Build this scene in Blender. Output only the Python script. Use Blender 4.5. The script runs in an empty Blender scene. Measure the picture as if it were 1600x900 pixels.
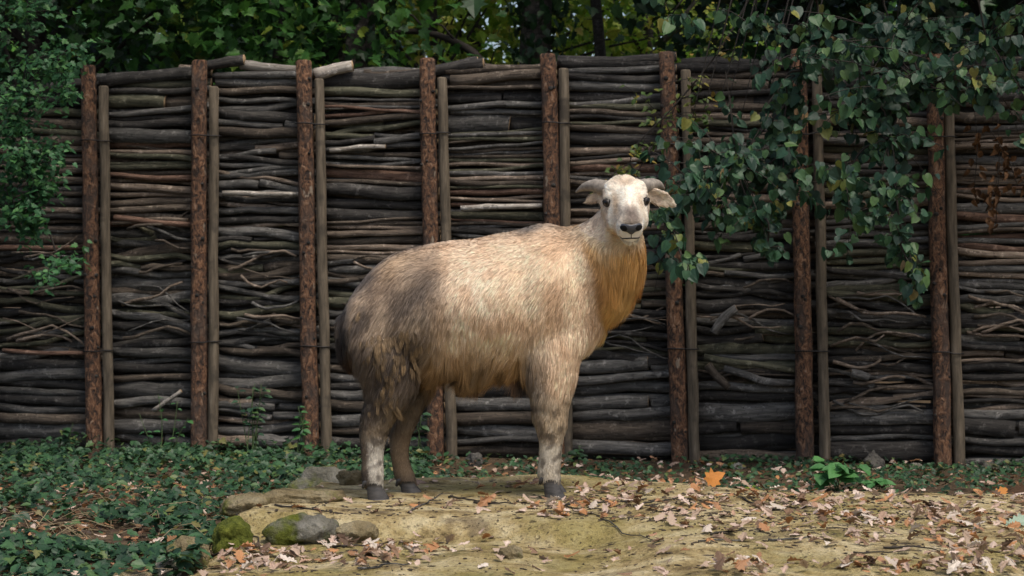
import bpy, math, random
import numpy as np
from mathutils import Vector, Matrix, noise, kdtree

# ------------------------------------------------------------ camera, sky, sun
scene = bpy.context.scene
col = scene.collection
F = 3060.0            # focal length in photo pixels (photo is 1600 wide)
CAMZ = 1.10
cam_d = bpy.data.cameras.new('camera')
cam_d.sensor_width = 36.0
cam_d.lens = F / 1600.0 * 36.0
cam_d.clip_start = 0.05
cam_d.clip_end = 800.0
cam_d.dof.use_dof = True
cam_d.dof.focus_distance = 8.85
cam_d.dof.aperture_fstop = 5.6
cam = bpy.data.objects.new('camera', cam_d)
cam.location = (0, 0, CAMZ)
cam.rotation_euler = (math.radians(90), 0, 0)
col.objects.link(cam)
scene.camera = cam

TO_SUN = Vector((0.26, -0.40, 0.88)).normalized()
world = bpy.data.worlds.new('World')
scene.world = world
world.use_nodes = True
wn = world.node_tree
wn.nodes.clear()
sky = wn.nodes.new('ShaderNodeTexSky')
sky.sky_type = 'NISHITA'
sky.sun_disc = False
sky.sun_elevation = math.asin(TO_SUN.z)
sky.sun_rotation = math.atan2(TO_SUN.x, TO_SUN.y)
sky.air_density = 1.0
sky.dust_density = 4.0
sky.ozone_density = 0.6
bgn = wn.nodes.new('ShaderNodeBackground')
bgn.inputs['Strength'].default_value = 0.10
wo = wn.nodes.new('ShaderNodeOutputWorld')
wn.links.new(sky.outputs[0], bgn.inputs[0])
wn.links.new(bgn.outputs[0], wo.inputs[0])

sun_d = bpy.data.lights.new('sun', 'SUN')
sun_d.energy = 1.5
sun_d.angle = math.radians(14)
sun_d.color = (1.0, 0.93, 0.84)
sun = bpy.data.objects.new('sun', sun_d)
sun.rotation_euler = TO_SUN.to_track_quat('Z', 'Y').to_euler()
sun.location = TO_SUN * 30
col.objects.link(sun)

scene.view_settings.view_transform = 'Standard'
scene.view_settings.look = 'None'
scene.view_settings.gamma = 1.0
scene.view_settings.exposure = 0.82
scene.view_settings.use_curve_mapping = False
scene.render.engine = 'CYCLES'
scene.cycles.use_denoising = True
scene.cycles.max_bounces = 6
scene.cycles.transparent_max_bounces = 4

# ------------------------------------------------------------ helpers
def at(px, py, Y):
    """photo pixel -> world point at depth Y"""
    return Vector(((px - 800) / F * Y, Y, CAMZ - (py - 450) / F * Y))

def s2l(r, g, b, k=1.0):
    f = lambda c: ((c / 255 + 0.055) / 1.055) ** 2.4 if c > 10 else c / 255 / 12.92
    return (f(r) * k, f(g) * k, f(b) * k)

def tag(o, label=None, cat=None, group=None, kind=None):
    if label: o['label'] = label
    if cat: o['category'] = cat
    if group: o['group'] = group
    if kind: o['kind'] = kind
    return o

def link(o, parent=None):
    col.objects.link(o)
    if parent is not None:
        o.parent = parent
    return o

def empty(name, loc=(0, 0, 0)):
    o = bpy.data.objects.new(name, None)
    o.location = loc
    o.empty_display_size = 0.2
    return link(o)

def mesh_obj(name, verts, faces, mat, parent=None, loc=(0, 0, 0), smooth=True, mats=None, fmat=None):
    me = bpy.data.meshes.new(name)
    me.from_pydata([tuple(v) for v in verts], [], [tuple(f) for f in faces])
    for m in (mats or [mat]):
        me.materials.append(m)
    if smooth:
        me.polygons.foreach_set('use_smooth', [True] * len(me.polygons))
    if fmat is not None:
        me.polygons.foreach_set('material_index', list(fmat))
    me.update()
    o = bpy.data.objects.new(name, me)
    o.location = loc
    return link(o, parent)

def np_mesh(name, V, loops, sizes, mats, fmat=None, smooth=False):
    """big mesh from numpy arrays: V (n,3), loops flat vertex indices, sizes verts per face"""
    me = bpy.data.meshes.new(name)
    V = np.ascontiguousarray(V, dtype=np.float32)
    me.vertices.add(len(V)); me.vertices.foreach_set('co', V.ravel())
    me.loops.add(len(loops)); me.loops.foreach_set('vertex_index', np.ascontiguousarray(loops, dtype=np.int32))
    st = np.concatenate(([0], np.cumsum(sizes)[:-1])).astype(np.int32)
    me.polygons.add(len(sizes))
    me.polygons.foreach_set('loop_start', st)
    try:
        me.polygons.foreach_set('loop_total', np.ascontiguousarray(sizes, dtype=np.int32))
    except Exception:
        pass
    for m in mats: me.materials.append(m)
    if fmat is not None:
        me.polygons.foreach_set('material_index', np.ascontiguousarray(fmat, dtype=np.int32))
    me.polygons.foreach_set('use_smooth', np.full(len(sizes), smooth, dtype=bool))
    me.update(calc_edges=True)
    return me

class MB:
    """collects shapes of one part"""
    def __init__(s): s.v = []; s.f = []; s.m = []
    def add(s, verts, faces, mi=0):
        o = len(s.v)
        s.v.extend([tuple(v) for v in verts])
        s.f.extend([tuple(i + o for i in f) for f in faces])
        s.m.extend([mi] * len(faces))
    def tube(s, pts, rad, sides=6, mi=0, cap=True, squash=None, wob=0.0, rng=random):
        v, f = tube(pts, rad, sides, cap, squash, wob, rng)
        s.add(v, f, mi)
    def build(s, name, mats, parent=None, loc=(0, 0, 0), smooth=True):
        if not isinstance(mats, (list, tuple)): mats = [mats]
        return mesh_obj(name, s.v, s.f, None, parent, loc, smooth, mats, s.m)

def tube(pts, rad, sides=6, cap=True, squash=None, wob=0.0, rng=random):
    pts = [Vector(p) for p in pts]
    n = len(pts)
    if not hasattr(rad, '__len__'): rad = [rad] * n
    v = []; f = []
    t0 = (pts[1] - pts[0]).normalized()
    ref = Vector((0, 0, 1)) if abs(t0.z) < 0.9 else Vector((1, 0, 0))
    a = t0.cross(ref).normalized()
    for i in range(n):
        t = (pts[min(i + 1, n - 1)] - pts[max(i - 1, 0)]).normalized()
        a = (a - t * a.dot(t)).normalized()
        b = t.cross(a)
        for k in range(sides):
            th = 2 * math.pi * k / sides
            r = rad[i] * (1 + (rng.uniform(-wob, wob) if wob else 0))
            v.append(pts[i] + a * (math.cos(th) * r) + b * (math.sin(th) * r * (squash or 1)))
    for i in range(n - 1):
        for k in range(sides):
            k2 = (k + 1) % sides
            f.append((i * sides + k, i * sides + k2, (i + 1) * sides + k2, (i + 1) * sides + k))
    if cap:
        f.append(tuple(range(sides - 1, -1, -1)))
        f.append(tuple((n - 1) * sides + k for k in range(sides)))
    return v, f

def smooth_path(pts, n):
    """Catmull-Rom resample"""
    P = [Vector(p) for p in pts]
    P = [P[0] * 2 - P[1]] + P + [P[-1] * 2 - P[-2]]
    out = []
    m = len(P) - 3
    for i in range(n):
        u = i / (n - 1) * m
        k = min(int(u), m - 1); t = u - k
        p0, p1, p2, p3 = P[k:k + 4]
        out.append(0.5 * ((2 * p1) + (p2 - p0) * t + (2 * p0 - 5 * p1 + 4 * p2 - p3) * t * t + (3 * p1 - p0 - 3 * p2 + p3) * t ** 3))
    return out

def sstep(a, b, x):
    t = np.clip((np.asarray(x, dtype=float) - a) / (b - a), 0, 1)
    return t * t * (3 - 2 * t)

# ------------------------------------------------------------ materials
class NT:
    def __init__(s, name):
        s.mat = bpy.data.materials.new(name); s.mat.use_nodes = True
        s.t = s.mat.node_tree; s.t.nodes.clear()
        s.out = s.n('ShaderNodeOutputMaterial')
        s.b = s.n('ShaderNodeBsdfPrincipled')
        s.t.links.new(s.b.outputs[0], s.out.inputs[0])
    def n(s, kind, **kw):
        nd = s.t.nodes.new(kind)
        for k, v in kw.items(): setattr(nd, k, v)
        return nd
    def l(s, a, b): s.t.links.new(a, b)
    def coord(s, which='Object', scale=(1, 1, 1), rand=False):
        tc = s.n('ShaderNodeTexCoord'); mp = s.n('ShaderNodeMapping')
        mp.inputs['Scale'].default_value = scale
        s.l(tc.outputs[which], mp.inputs[0])
        if rand:
            oi = s.n('ShaderNodeObjectInfo'); m = s.n('ShaderNodeMath', operation='MULTIPLY'); m.inputs[1].default_value = 37.0
            s.l(oi.outputs['Random'], m.inputs[0]); s.l(m.outputs[0], mp.inputs['Location'])
        return mp.outputs[0]
    def noise(s, vec, scale, detail=4, rough=0.55, dist=0.0):
        nd = s.n('ShaderNodeTexNoise'); s.l(vec, nd.inputs['Vector'])
        nd.inputs['Scale'].default_value = scale; nd.inputs['Detail'].default_value = detail
        nd.inputs['Roughness'].default_value = rough; nd.inputs['Distortion'].default_value = dist
        return nd.outputs[0]
    def ramp(s, fac, stops, interp='LINEAR'):
        r = s.n('ShaderNodeValToRGB'); r.color_ramp.interpolation = interp
        els = r.color_ramp.elements
        while len(els) < len(stops): els.new(0.5)
        for e, (p, c) in zip(els, stops):
            e.position = p; e.color = (*c, 1) if len(c) == 3 else c
        s.l(fac, r.inputs[0]); return r.outputs[0]
    def mix(s, fac, a, b, mode='MIX'):
        m = s.n('ShaderNodeMix', data_type='RGBA', blend_type=mode)
        for sock, v in ((m.inputs[0], fac), (m.inputs[6], a), (m.inputs[7], b)):
            if hasattr(v, 'links') or hasattr(v, 'is_linked'): s.l(v, sock)
            elif isinstance(v, (int, float)): sock.default_value = v
            else: sock.default_value = (*v, 1)
        return m.outputs[2]
    def rng(s, fac, a, b, c=0.0, d=1.0):
        m = s.n('ShaderNodeMapRange'); s.l(fac, m.inputs[0])
        for i, v in enumerate((a, b, c, d)): m.inputs[i + 1].default_value = v
        return m.outputs[0]
    def bump(s, h, strength=0.5, dist=0.01):
        b = s.n('ShaderNodeBump'); b.inputs['Strength'].default_value = strength
        b.inputs['Distance'].default_value = dist
        s.l(h, b.inputs['Height']); s.l(b.outputs[0], s.b.inputs['Normal']); return b
    def fin(s, color, rough=0.8, spec=0.3):
        if hasattr(color, 'is_linked'): s.l(color, s.b.inputs['Base Color'])
        else: s.b.inputs['Base Color'].default_value = (*color, 1)
        s.b.inputs['Roughness'].default_value = rough
        s.b.inputs['Specular IOR Level'].default_value = spec
        return s.mat

def mat_plain(name, c, rough=0.7, spec=0.3):
    return NT(name).fin(c, rough, spec)

def mat_stick(name, c1, c2, c3):
    """bark on a stick that runs along local X"""
    n = NT(name)
    v = n.coord('Object', (1.5, 14, 14), True)
    w = n.coord('Object', (6, 6, 6), True)
    a = n.noise(v, 4.0, 5, 0.65)
    base = n.ramp(a, [(0.32, c1), (0.5, c2), (0.68, c3)])
    spots = n.noise(w, 3.2, 6, 0.7)
    base = n.mix(n.rng(spots, 0.56, 0.68), base, tuple(min(1, x * 1.5 + 0.03) for x in c3))
    dark = n.noise(w, 7.0, 4, 0.6)
    base = n.mix(n.rng(dark, 0.58, 0.72, 0, 0.8), base, tuple(x * 0.35 for x in c1))
    oi = n.n('ShaderNodeObjectInfo')
    hsv = n.n('ShaderNodeHueSaturation'); n.l(base, hsv.inputs['Color'])
    n.l(n.rng(oi.outputs['Random'], 0, 1, 0.6, 1.45), hsv.inputs['Value'])
    n.bump(n.noise(v, 9.0, 6, 0.75), 1.0, 0.02)
    return n.fin(hsv.outputs[0], 0.75, 0.35)

def mat_leaf(name, stops, rough=0.5, trans=0.25, spec=0.4, vein=True):
    """leaf colour per leaf: Random Per Island / object random + blotches; lets some light through"""
    n = NT(name)
    g = n.n('ShaderNodeNewGeometry'); oi = n.n('ShaderNodeObjectInfo')
    ad = n.n('ShaderNodeMath', operation='ADD'); fr = n.n('ShaderNodeMath', operation='FRACT')
    n.l(g.outputs['Random Per Island'], ad.inputs[0]); n.l(oi.outputs['Random'], ad.inputs[1]); n.l(ad.outputs[0], fr.inputs[0])
    c = n.ramp(fr.outputs[0], stops)
    v = n.coord('Object', (1, 1, 1))
    bl = n.noise(v, 38.0, 4, 0.6)
    hsv = n.n('ShaderNodeHueSaturation'); n.l(c, hsv.inputs['Color'])
    n.l(n.rng(bl, 0.3, 0.7, 0.72, 1.25), hsv.inputs['Value'])
    n.fin(hsv.outputs[0], rough, spec)
    tr = n.n('ShaderNodeBsdfTranslucent'); n.l(hsv.outputs[0], tr.inputs['Color'])
    mx = n.n('ShaderNodeMixShader'); mx.inputs[0].default_value = trans
    n.l(n.b.outputs[0], mx.inputs[1]); n.l(tr.outputs[0], mx.inputs[2]); n.l(mx.outputs[0], n.out.inputs[0])
    return n.mat

STICKS = [
    mat_stick('bark_dark', (0.016, 0.014, 0.012), (0.034, 0.031, 0.028), (0.07, 0.064, 0.056)),
    mat_stick('bark_grey', (0.04, 0.038, 0.035), (0.10, 0.096, 0.088), (0.19, 0.18, 0.165)),
    mat_stick('bark_brown', (0.045, 0.035, 0.026), (0.10, 0.078, 0.058), (0.17, 0.135, 0.10)),
    mat_stick('bark_tan', (0.09, 0.068, 0.048), (0.22, 0.168, 0.125), (0.36, 0.285, 0.22)),
    mat_stick('bark_red', (0.075, 0.042, 0.03), (0.17, 0.098, 0.066), (0.27, 0.17, 0.12)),
    mat_stick('bark_olive', (0.04, 0.04, 0.024), (0.09, 0.088, 0.056), (0.16, 0.15, 0.1)),
    mat_stick('bark_pale', (0.2, 0.17, 0.135), (0.38, 0.34, 0.29), (0.55, 0.51, 0.45)),
]

def mat_post():
    n = NT('pine_post')
    v = n.coord('Object', (8, 8, 4.5), True); w = n.coord('Object', (1, 1, 0.45), True)
    a = n.noise(v, 4.6, 8, 0.7, 0.8)
    base = n.ramp(a, [(0.40, (0.028, 0.02, 0.016)), (0.46, (0.095, 0.055, 0.037)), (0.52, (0.18, 0.09, 0.05)), (0.58, (0.29, 0.15, 0.078)), (0.66, (0.38, 0.265, 0.185))])
    g = n.noise(w, 7.0, 5, 0.6)
    base = n.mix(n.rng(g, 0.5, 0.6, 0, 0.7), base, (0.085, 0.062, 0.05))
    sc = n.noise(w, 15.0, 3, 0.6)
    base = n.mix(n.rng(sc, 0.66, 0.7), base, (0.34, 0.27, 0.2))
    vo = n.n('ShaderNodeTexVoronoi'); n.l(n.coord('Object', (1, 1, 0.55), True), vo.inputs['Vector']); vo.inputs['Scale'].default_value = 9
    base = n.mix(n.rng(vo.outputs['Distance'], 0.1, 0.17, 0.85, 0), base, (0.025, 0.017, 0.013))
    n.bump(a, 1.0, 0.05)
    return n.fin(base, 0.75, 0.3)
def mat_stake():
    n = NT('weathered_stake')
    v = n.coord('Object', (10, 10, 1.2), True)
    a = n.noise(v, 4, 6, 0.65)
    base = n.ramp(a, [(0.3, (0.045, 0.037, 0.026)), (0.55, (0.125, 0.1, 0.07)), (0.8, (0.23, 0.19, 0.14))])
    base = n.mix(n.rng(n.noise(n.coord('Object', (1, 1, 1), True), 9, 3), 0.56, 0.7, 0, 0.8), base, (0.05, 0.042, 0.032))
    n.bump(a, 0.6, 0.008)
    return n.fin(base, 0.8, 0.25)
POST = mat_post(); STAKE = mat_stake()
WIRE = mat_plain('rusted_wire', (0.012, 0.01, 0.009), 0.6, 0.4)
CUT = NT('cut_wood')
CUT = CUT.fin(CUT.ramp(CUT.noise(CUT.coord('Object', (1, 1, 1), True), 20, 4), [(0.3, (0.2, 0.13, 0.07)), (0.7, (0.42, 0.3, 0.18))]), 0.8, 0.2)
# ------------------------------------------------------------ ground and mound
def fbm(x, y, s, oct=4, off=0.0):
    r = 0.0; a = 1.0; t = 0.0
    for _ in range(oct):
        r += a * noise.noise(Vector((x * s + off, y * s - off, off * 0.7))); t += a; a *= 0.5; s *= 2.1
    return r / t

LEFT_EDGE = [(4.0, -1.9), (6.6, -1.62), (7.2, -1.45), (7.65, -1.36), (8.4, -1.3), (9.0, -1.2), (9.6, -1.02), (10.0, -0.84), (10.6, -0.45), (12, 0.2)]
BACK_EDGE = [(-3, 9.2), (-1.0, 9.75), (-0.25, 10.0), (0.3, 10.05), (0.95, 9.8), (1.4, 9.62), (2.5, 9.62), (4, 9.8), (9, 9.9)]
def lerp_tab(tab, t):
    return float(np.interp(t, [a for a, b in tab], [b for a, b in tab]))
def ss(a, b, x):
    t = min(1, max(0, (x - a) / (b - a))); return t * t * (3 - 2 * t)
def ground_h(x, y):
    return 0.025 * fbm(x, y, 0.7, 3, 3.1) - 0.01
def mound_h(x, y):
    n1 = fbm(x, y, 0.9, 4, 7.7)
    le = lerp_tab(LEFT_EDGE, y); be = lerp_tab(BACK_EDGE, x)
    e = min(ss(le - 0.10, le + 0.20, x + 0.10 * n1), 1 - ss(be - 0.35, be + 0.75, y + 0.25 * n1))
    top = 0.147 + 0.016 * (y - 9) - 0.022 * max(0, x - 0.4)
    # front: a ledge on the left, an easy slope further right
    led = ss(8.08, 8.24, y + 0.30 * fbm(x, y, 1.6, 2, 1.1) + 0.12 * x)
    wl = 1 - ss(0.25, 0.7, x)
    top -= wl * (1 - led) * 0.075
    top -= (1 - ss(6.4, 7.9, y)) * 0.05 * (0.3 + 0.7 * ss(0.2, 0.8, x))
    # shallow gully with leaves at left front
    g = math.exp(-((x + 0.62) / 0.45) ** 2 - ((y - 7.75 - 0.3 * (x + 0.6)) / 0.16) ** 2)
    top -= 0.015 * g
    hoof = ss(0.9, 1.5, math.hypot((x + 0.2) / 0.75, (y - 9.0) / 0.42))
    top += hoof * (0.045 * n1 + 0.030 * fbm(x, y, 3.0, 3, 2.0))
    top += 0.007 * fbm(x, y, 11, 3, 5.0)
    return -0.12 + e * (top + 0.12)
def land_h(x, y):
    return max(mound_h(x, y), ground_h(x, y))

def mat_ground():
    n = NT('forest_soil'); v = n.coord('Object')
    a = n.noise(v, 3.5, 6, 0.65); b = n.noise(v, 26, 5, 0.7)
    c = n.ramp(a, [(0.3, (0.03, 0.022, 0.015)), (0.5, (0.07, 0.05, 0.032)), (0.7, (0.12, 0.085, 0.05))])
    c = n.mix(n.rng(b, 0.5, 0.68, 0, 0.8), c, (0.17, 0.12, 0.075))
    n.bump(b, 0.8, 0.03)
    return n.fin(c, 0.95, 0.1)
def mat_mound():
    n = NT('clay_and_moss'); v = n.coord('Object')
    big = n.noise(v, 1.7, 5, 0.6); mid = n.noise(v, 6.5, 6, 0.65); fine = n.noise(v, 60, 5, 0.7); med2 = n.noise(n.coord('Object', (1, 1, 1)), 19, 5, 0.6, 0.6)
    clay = n.ramp(mid, [(0.34, (0.2, 0.145, 0.065)), (0.46, (0.5, 0.385, 0.185)), (0.6, (0.7, 0.59, 0.35))])
    moss = n.ramp(med2, [(0.3, (0.2, 0.165, 0.045)), (0.65, (0.46, 0.385, 0.14))])
    c = n.mix(n.rng(big, 0.46, 0.62, 0.0, 0.75), clay, moss)
    grey = n.noise(n.coord('Object', (1, 1.6, 1)), 4.1, 5, 0.6)
    c = n.mix(n.rng(grey, 0.56, 0.66, 0, 0.7), c, (0.2, 0.155, 0.1))
    c = n.mix(n.rng(fine, 0.54, 0.64, 0, 0.7), c, (0.07, 0.052, 0.03))
    gm = n.noise(v, 2.9, 4, 0.6)
    c = n.mix(n.rng(gm, 0.62, 0.72, 0, 0.6), c, (0.06, 0.075, 0.018))
    c = n.mix(n.rng(med2, 0.6, 0.68, 0, 0.75), c, (0.055, 0.042, 0.026))
    ad = n.n('ShaderNodeMath', operation='ADD'); n.l(mid, ad.inputs[0]); n.l(fine, ad.inputs[1])
    n.bump(ad.outputs[0], 1.0, 0.035)
    return n.fin(c, 0.95, 0.12)
GROUND = mat_ground(); MOUND = mat_mound()

def grid_axis(a, b, lo, hi, fine, coarse):
    L = list(np.arange(lo, hi + 1e-6, fine))
    x = lo; st = coarse
    while x > a:
        x -= st; st *= 1.5; L.insert(0, x)
    x = hi; st = coarse
    while x < b:
        x += st; st *= 1.5; L.append(x)
    return L
def height_sheet(name, xs, ys, h, mat):
    V = []; Fc = []
    nx = len(xs)
    for y in ys:
        for x in xs: V.append((x, y, h(x, y)))
    for j in range(len(ys) - 1):
        for i in range(nx - 1):
            a = j * nx + i; Fc.append((a, a + 1, a + 1 + nx, a + nx))
    return mesh_obj(name, V, Fc, mat)
g = height_sheet('ground', grid_axis(-250, 250, -6, 6, 0.12, 0.5), grid_axis(-100, 400, 5, 16, 0.12, 0.5), ground_h, GROUND)
tag(g, 'dark leaf-strewn forest soil', kind='structure')
m = height_sheet('earth_mound', list(np.arange(-2.2, 6.0, 0.04)), list(np.arange(4.0, 11.4, 0.04)), mound_h, MOUND)
tag(m, 'low mound of ochre clay with moss and dry litter', kind='structure')

# ------------------------------------------------------------ rocks
def mat_rock(name, c1, c2, c3, moss):
    n = NT(name); v = n.coord('Object', (1, 1, 1), True)
    a = n.noise(v, 7, 7, 0.65); b = n.noise(v, 24, 6, 0.7)
    c = n.ramp(a, [(0.3, c1), (0.5, c2), (0.7, c3)])
    c = n.mix(n.rng(b, 0.55, 0.7, 0, 0.7), c, tuple(x * 0.4 for x in c1))
    if moss:
        gm = n.noise(v, 5, 4, 0.6)
        c = n.mix(n.rng(gm, 0.62 - moss * 0.35, 0.74 - moss * 0.35), c, n.ramp(b, [(0.3, (0.05, 0.065, 0.008)), (0.7, (0.17, 0.19, 0.03))]))
    ad = n.n('ShaderNodeMath', operation='ADD'); n.l(a, ad.inputs[0]); n.l(b, ad.inputs[1])
    n.bump(ad.outputs[0], 1.0, 0.05)
    return n.fin(c, 0.92, 0.2)
R_OCHRE = mat_rock('ochre_stone', (0.13, 0.1, 0.05), (0.25, 0.2, 0.11), (0.36, 0.31, 0.2), 0.25)
R_GREY = mat_rock('grey_stone', (0.09, 0.085, 0.065), (0.2, 0.19, 0.15), (0.36, 0.345, 0.3), 0.42)
R_DARK = mat_rock('dark_stone', (0.04, 0.038, 0.034), (0.09, 0.085, 0.075), (0.15, 0.14, 0.12), 0.1)
R_MOSS = mat_rock('moss', (0.05, 0.06, 0.01), (0.12, 0.14, 0.025), (0.22, 0.22, 0.05), 0.9)

def ico(sub):
    import bmesh
    bm = bmesh.new(); bmesh.ops.create_icosphere(bm, subdivisions=sub, radius=1)
    V = [v.co.copy() for v in bm.verts]; Fc = [tuple(v.index for v in f.verts) for f in bm.faces]; bm.free()
    return V, Fc
ICO = ico(4)
def rock(label, px, py, Y, wx, wy, wz, seed, mat, rz=0.0, tilt=0.0, name='rock', sink=0.35, group=None):
    rg = random.Random(seed); off = Vector((rg.uniform(-9, 9), rg.uniform(-9, 9), rg.uniform(-9, 9)))
    planes = []
    for _ in range(9):
        d = Vector((rg.gauss(0, 1), rg.gauss(0, 1), rg.gauss(0, 1))).normalized(); planes.append((d, rg.uniform(0.62, 0.9)))
    V = []
    for v in ICO[0]:
        r = 1.0
        for d, k in planes:
            c = v.dot(d)
            if c > 0.01: r = min(r, k / c)
        p = v * r
        p += v * (0.22 * noise.noise(v * 1.7 + off) + 0.12 * noise.noise(v * 4 + off) + 0.06 * noise.noise(v * 9 + off) + 0.03 * noise.noise(v * 20 + off))
        V.append(Vector((p.x * wx, p.y * wy, p.z * wz)))
    p = at(px, py, Y)
    z = land_h(p.x, p.y) + wz * (1 - 2 * sink)
    o = mesh_obj(name, V, ICO[1], mat, None, (p.x, p.y, z), True)
    o.rotation_euler = (tilt, 0, rz)
    tag(o, label, 'rock', group)
    return o
rock('flat grey-green boulder at the back edge of mound behind the hind hooves', 508, 752, 9.75, 0.19, 0.15, 0.15, 3, R_GREY, 0.3, 0.1)
rock('small rounded ochre stone with lichen on mound edge beside the ground cover', 393, 782, 9.05, 0.12, 0.10, 0.085, 5, R_OCHRE, 0.2)
rock('stone wholly covered in bright green moss at the mound edge', 362, 832, 8.05, 0.10, 0.11, 0.085, 8, R_MOSS, 0.4)
rock('long grey craggy stone with a mossy left end beside the mossy stone', 472, 822, 8.1, 0.17, 0.10, 0.11, 11, R_GREY, 0.25, 0.1)
rock('ochre block with a dark overhanging side at the mound corner', 298, 858, 7.75, 0.10, 0.11, 0.10, 14, R_OCHRE, 0.1)
rock('small pale stone low down beside the ochre block', 262, 882, 7.5, 0.055, 0.06, 0.05, 17, R_GREY, 0.5)
rock('yellowish stone half buried at the bottom left of the mound', 200, 898, 7.25, 0.10, 0.09, 0.05, 19, R_OCHRE, 0.8)
rock('brown stone tucked between the boulder and the hind hooves', 548, 762, 9.45, 0.085, 0.08, 0.06, 23, R_OCHRE, 1.0)
rock('low brown stone on the mound edge between the rounded and the mossy stone', 385, 806, 8.6, 0.11, 0.12, 0.06, 41, R_OCHRE, 0.7)
rock('flat clay-coloured slab rising behind the craggy grey stone', 470, 792, 8.75, 0.20, 0.10, 0.05, 43, R_OCHRE, 0.2)
rock('ochre lump at the right end of the craggy grey stone', 556, 822, 8.15, 0.10, 0.08, 0.055, 47, R_OCHRE, 0.5)
rock('small angular clay stone in the leaf gully of the mound', 800, 866, 7.6, 0.045, 0.05, 0.04, 27, R_OCHRE, 1.0)
rock('dark squat stone at the fence foot behind the takin', 742, 702, 12.2, 0.065, 0.06, 0.06, 31, R_DARK, 0.3)
rock('light stone at the fence foot left of the bright nettle', 1150, 722, 12.0, 0.06, 0.05, 0.035, 33, R_GREY, 0.3)
rock('upright grey stone at the fence foot right of the bright nettle', 1366, 716, 11.95, 0.075, 0.06, 0.085, 35, R_DARK, 0.9)
rock('flat pale stone leaning under the fence logs near the seventh post', 1432, 716, 12.0, 0.05, 0.05, 0.03, 37, R_GREY, 0.9)
rock('bluish grey stone at the fence foot beside the rightmost stake', 1545, 722, 11.8, 0.07, 0.06, 0.055, 39, R_DARK, 0.2)
# ------------------------------------------------------------ stick fence
FA = Vector((-2.81, 13.04, 0)); FB = Vector((2.65, 12.20, 0))
FD = (FB - FA); FL = FD.length; FDn = FD.normalized()
def fence_s(px):
    k = (px - 800) / F
    return (k * FA.y - FA.x) / (FDn.x - k * FDn.y)
def fence_Y(s): return FA.y + s * FDn.y
def fz(py, s): return CAMZ - (py - 450) / F * fence_Y(s)
fence = empty('stick_fence', FA)
fence.rotation_euler = (0, 0, math.atan2(FDn.y, FDn.x))
tag(fence, 'tall fence of stacked branches held between brown posts and grey stakes', 'fence')
fr = random.Random(4)

#        px at top, px at bottom, py top
POSTS = [(-52, -44, 112), (138, 148, 105), (311, 311, 97), (475, 486, 97), (667, 681, 94), (856, 872, 87), (1042, 1062, 84), (1248, 1258, 80), (1458, 1474, 78), (1672, 1690, 74)]
STAKES = [(-28, -20, 140), (162, 171, 137), (335, 333, 138), (499, 510, 126), (690, 707, 124), (881, 886, 110), (1072, 1085, 112), (1276, 1290, 118), (1480, 1499, 110), (1702, 1716, 112)]
def upright(name, xt, xb, pyt, r, y, mat, seed, wob):
    rg = random.Random(seed)
    s0 = fence_s(xb); s1 = fence_s(xt)
    zt = fz(pyt, s1)
    n = 12; pts = []; rad = []
    for i in range(n + 1):
        t = i / n
        z = -0.25 + (zt + 0.25) * t
        tt = max(0, z) / zt
        pts.append(Vector((s0 + (s1 - s0) * tt - s0 + rg.uniform(-1, 1) * 0.004, y + rg.uniform(-1, 1) * 0.003, z)))
        rad.append(r * (1.06 - 0.12 * t) * (1 + rg.uniform(-0.03, 0.03)))
    pts.append(pts[-1] + Vector((0, 0, 0.012))); rad.append(rad[-1] * 0.82)
    mb = MB(); mb.tube(pts, rad, 14, 0, True, None, wob, rg)
    mb.m[-1] = 1
    o = mb.build(name, [mat, CUT], fence, (s0, 0, 0))
    return o
ug = []
for i, (a, b, c) in enumerate(POSTS):
    o = upright('post', a, b, c, 0.054, 0.0, POST, 100 + i, 0.025)
    # knots and branch stubs standing a little proud
    s0 = fence_s(b); s1 = fence_s(a); zt = fz(c, s1)
    rg = random.Random(300 + i)
    for k in range(9):
        mb = MB()
        z = rg.uniform(0.1, zt - 0.1); th = rg.uniform(-2.6, -0.5); tt = z / zt
        base = Vector(((s1 - s0) * tt + math.cos(th) * 0.047, math.sin(th) * 0.047, z))
        d = Vector((math.cos(th), math.sin(th), 0.25)).normalized()
        rr = rg.uniform(0.007, 0.013)
        mb.tube([Vector((0, 0, 0)), d * 0.012, d * 0.018], [rr * 1.4, rr, rr * 0.5], 7)
        mb.build('knot', STICKS[0], o, base)
for i, (a, b, c) in enumerate(STAKES):
    upright('stake', a, b, c, 0.034, -0.004, STAKE, 200 + i, 0.05)
# wire ties round post and stake
for i, ((a, b, c), (a2, b2, c2)) in enumerate(zip(POSTS, STAKES)):
    rg = random.Random(500 + i)
    for pyw in (190 + rg.uniform(-6, 50), 545 + rg.uniform(-15, 15)):
        t = (pyw - c) / (715 - c)
        sp = fence_s(a + (b - a) * t); st = fence_s(a2 + (b2 - a2) * t)
        z = fz(pyw, sp)
        sl = rg.uniform(-0.012, 0.012)
        P = [(sp - 0.062, 0.02, z - sl), (sp - 0.05, -0.045, z), (sp, -0.064, z + 0.002), (sp + 0.05, -0.045, z),
             (st - 0.02, -0.044, z + sl), (st + 0.012, -0.043, z + sl), (st + 0.042, -0.02, z + sl), (st + 0.044, 0.02, z + sl),
             (sp, 0.062, z), (sp - 0.055, 0.04, z - sl)]
        mb = MB(); mb.tube([Vector(p) - Vector((sp, 0, z)) for p in P], 0.0045, 5)
        mb.build('wire_tie', WIRE, fence, (sp, 0, z))

DK, GR, BR, TN, RD, OL, PL = range(7)
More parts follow.
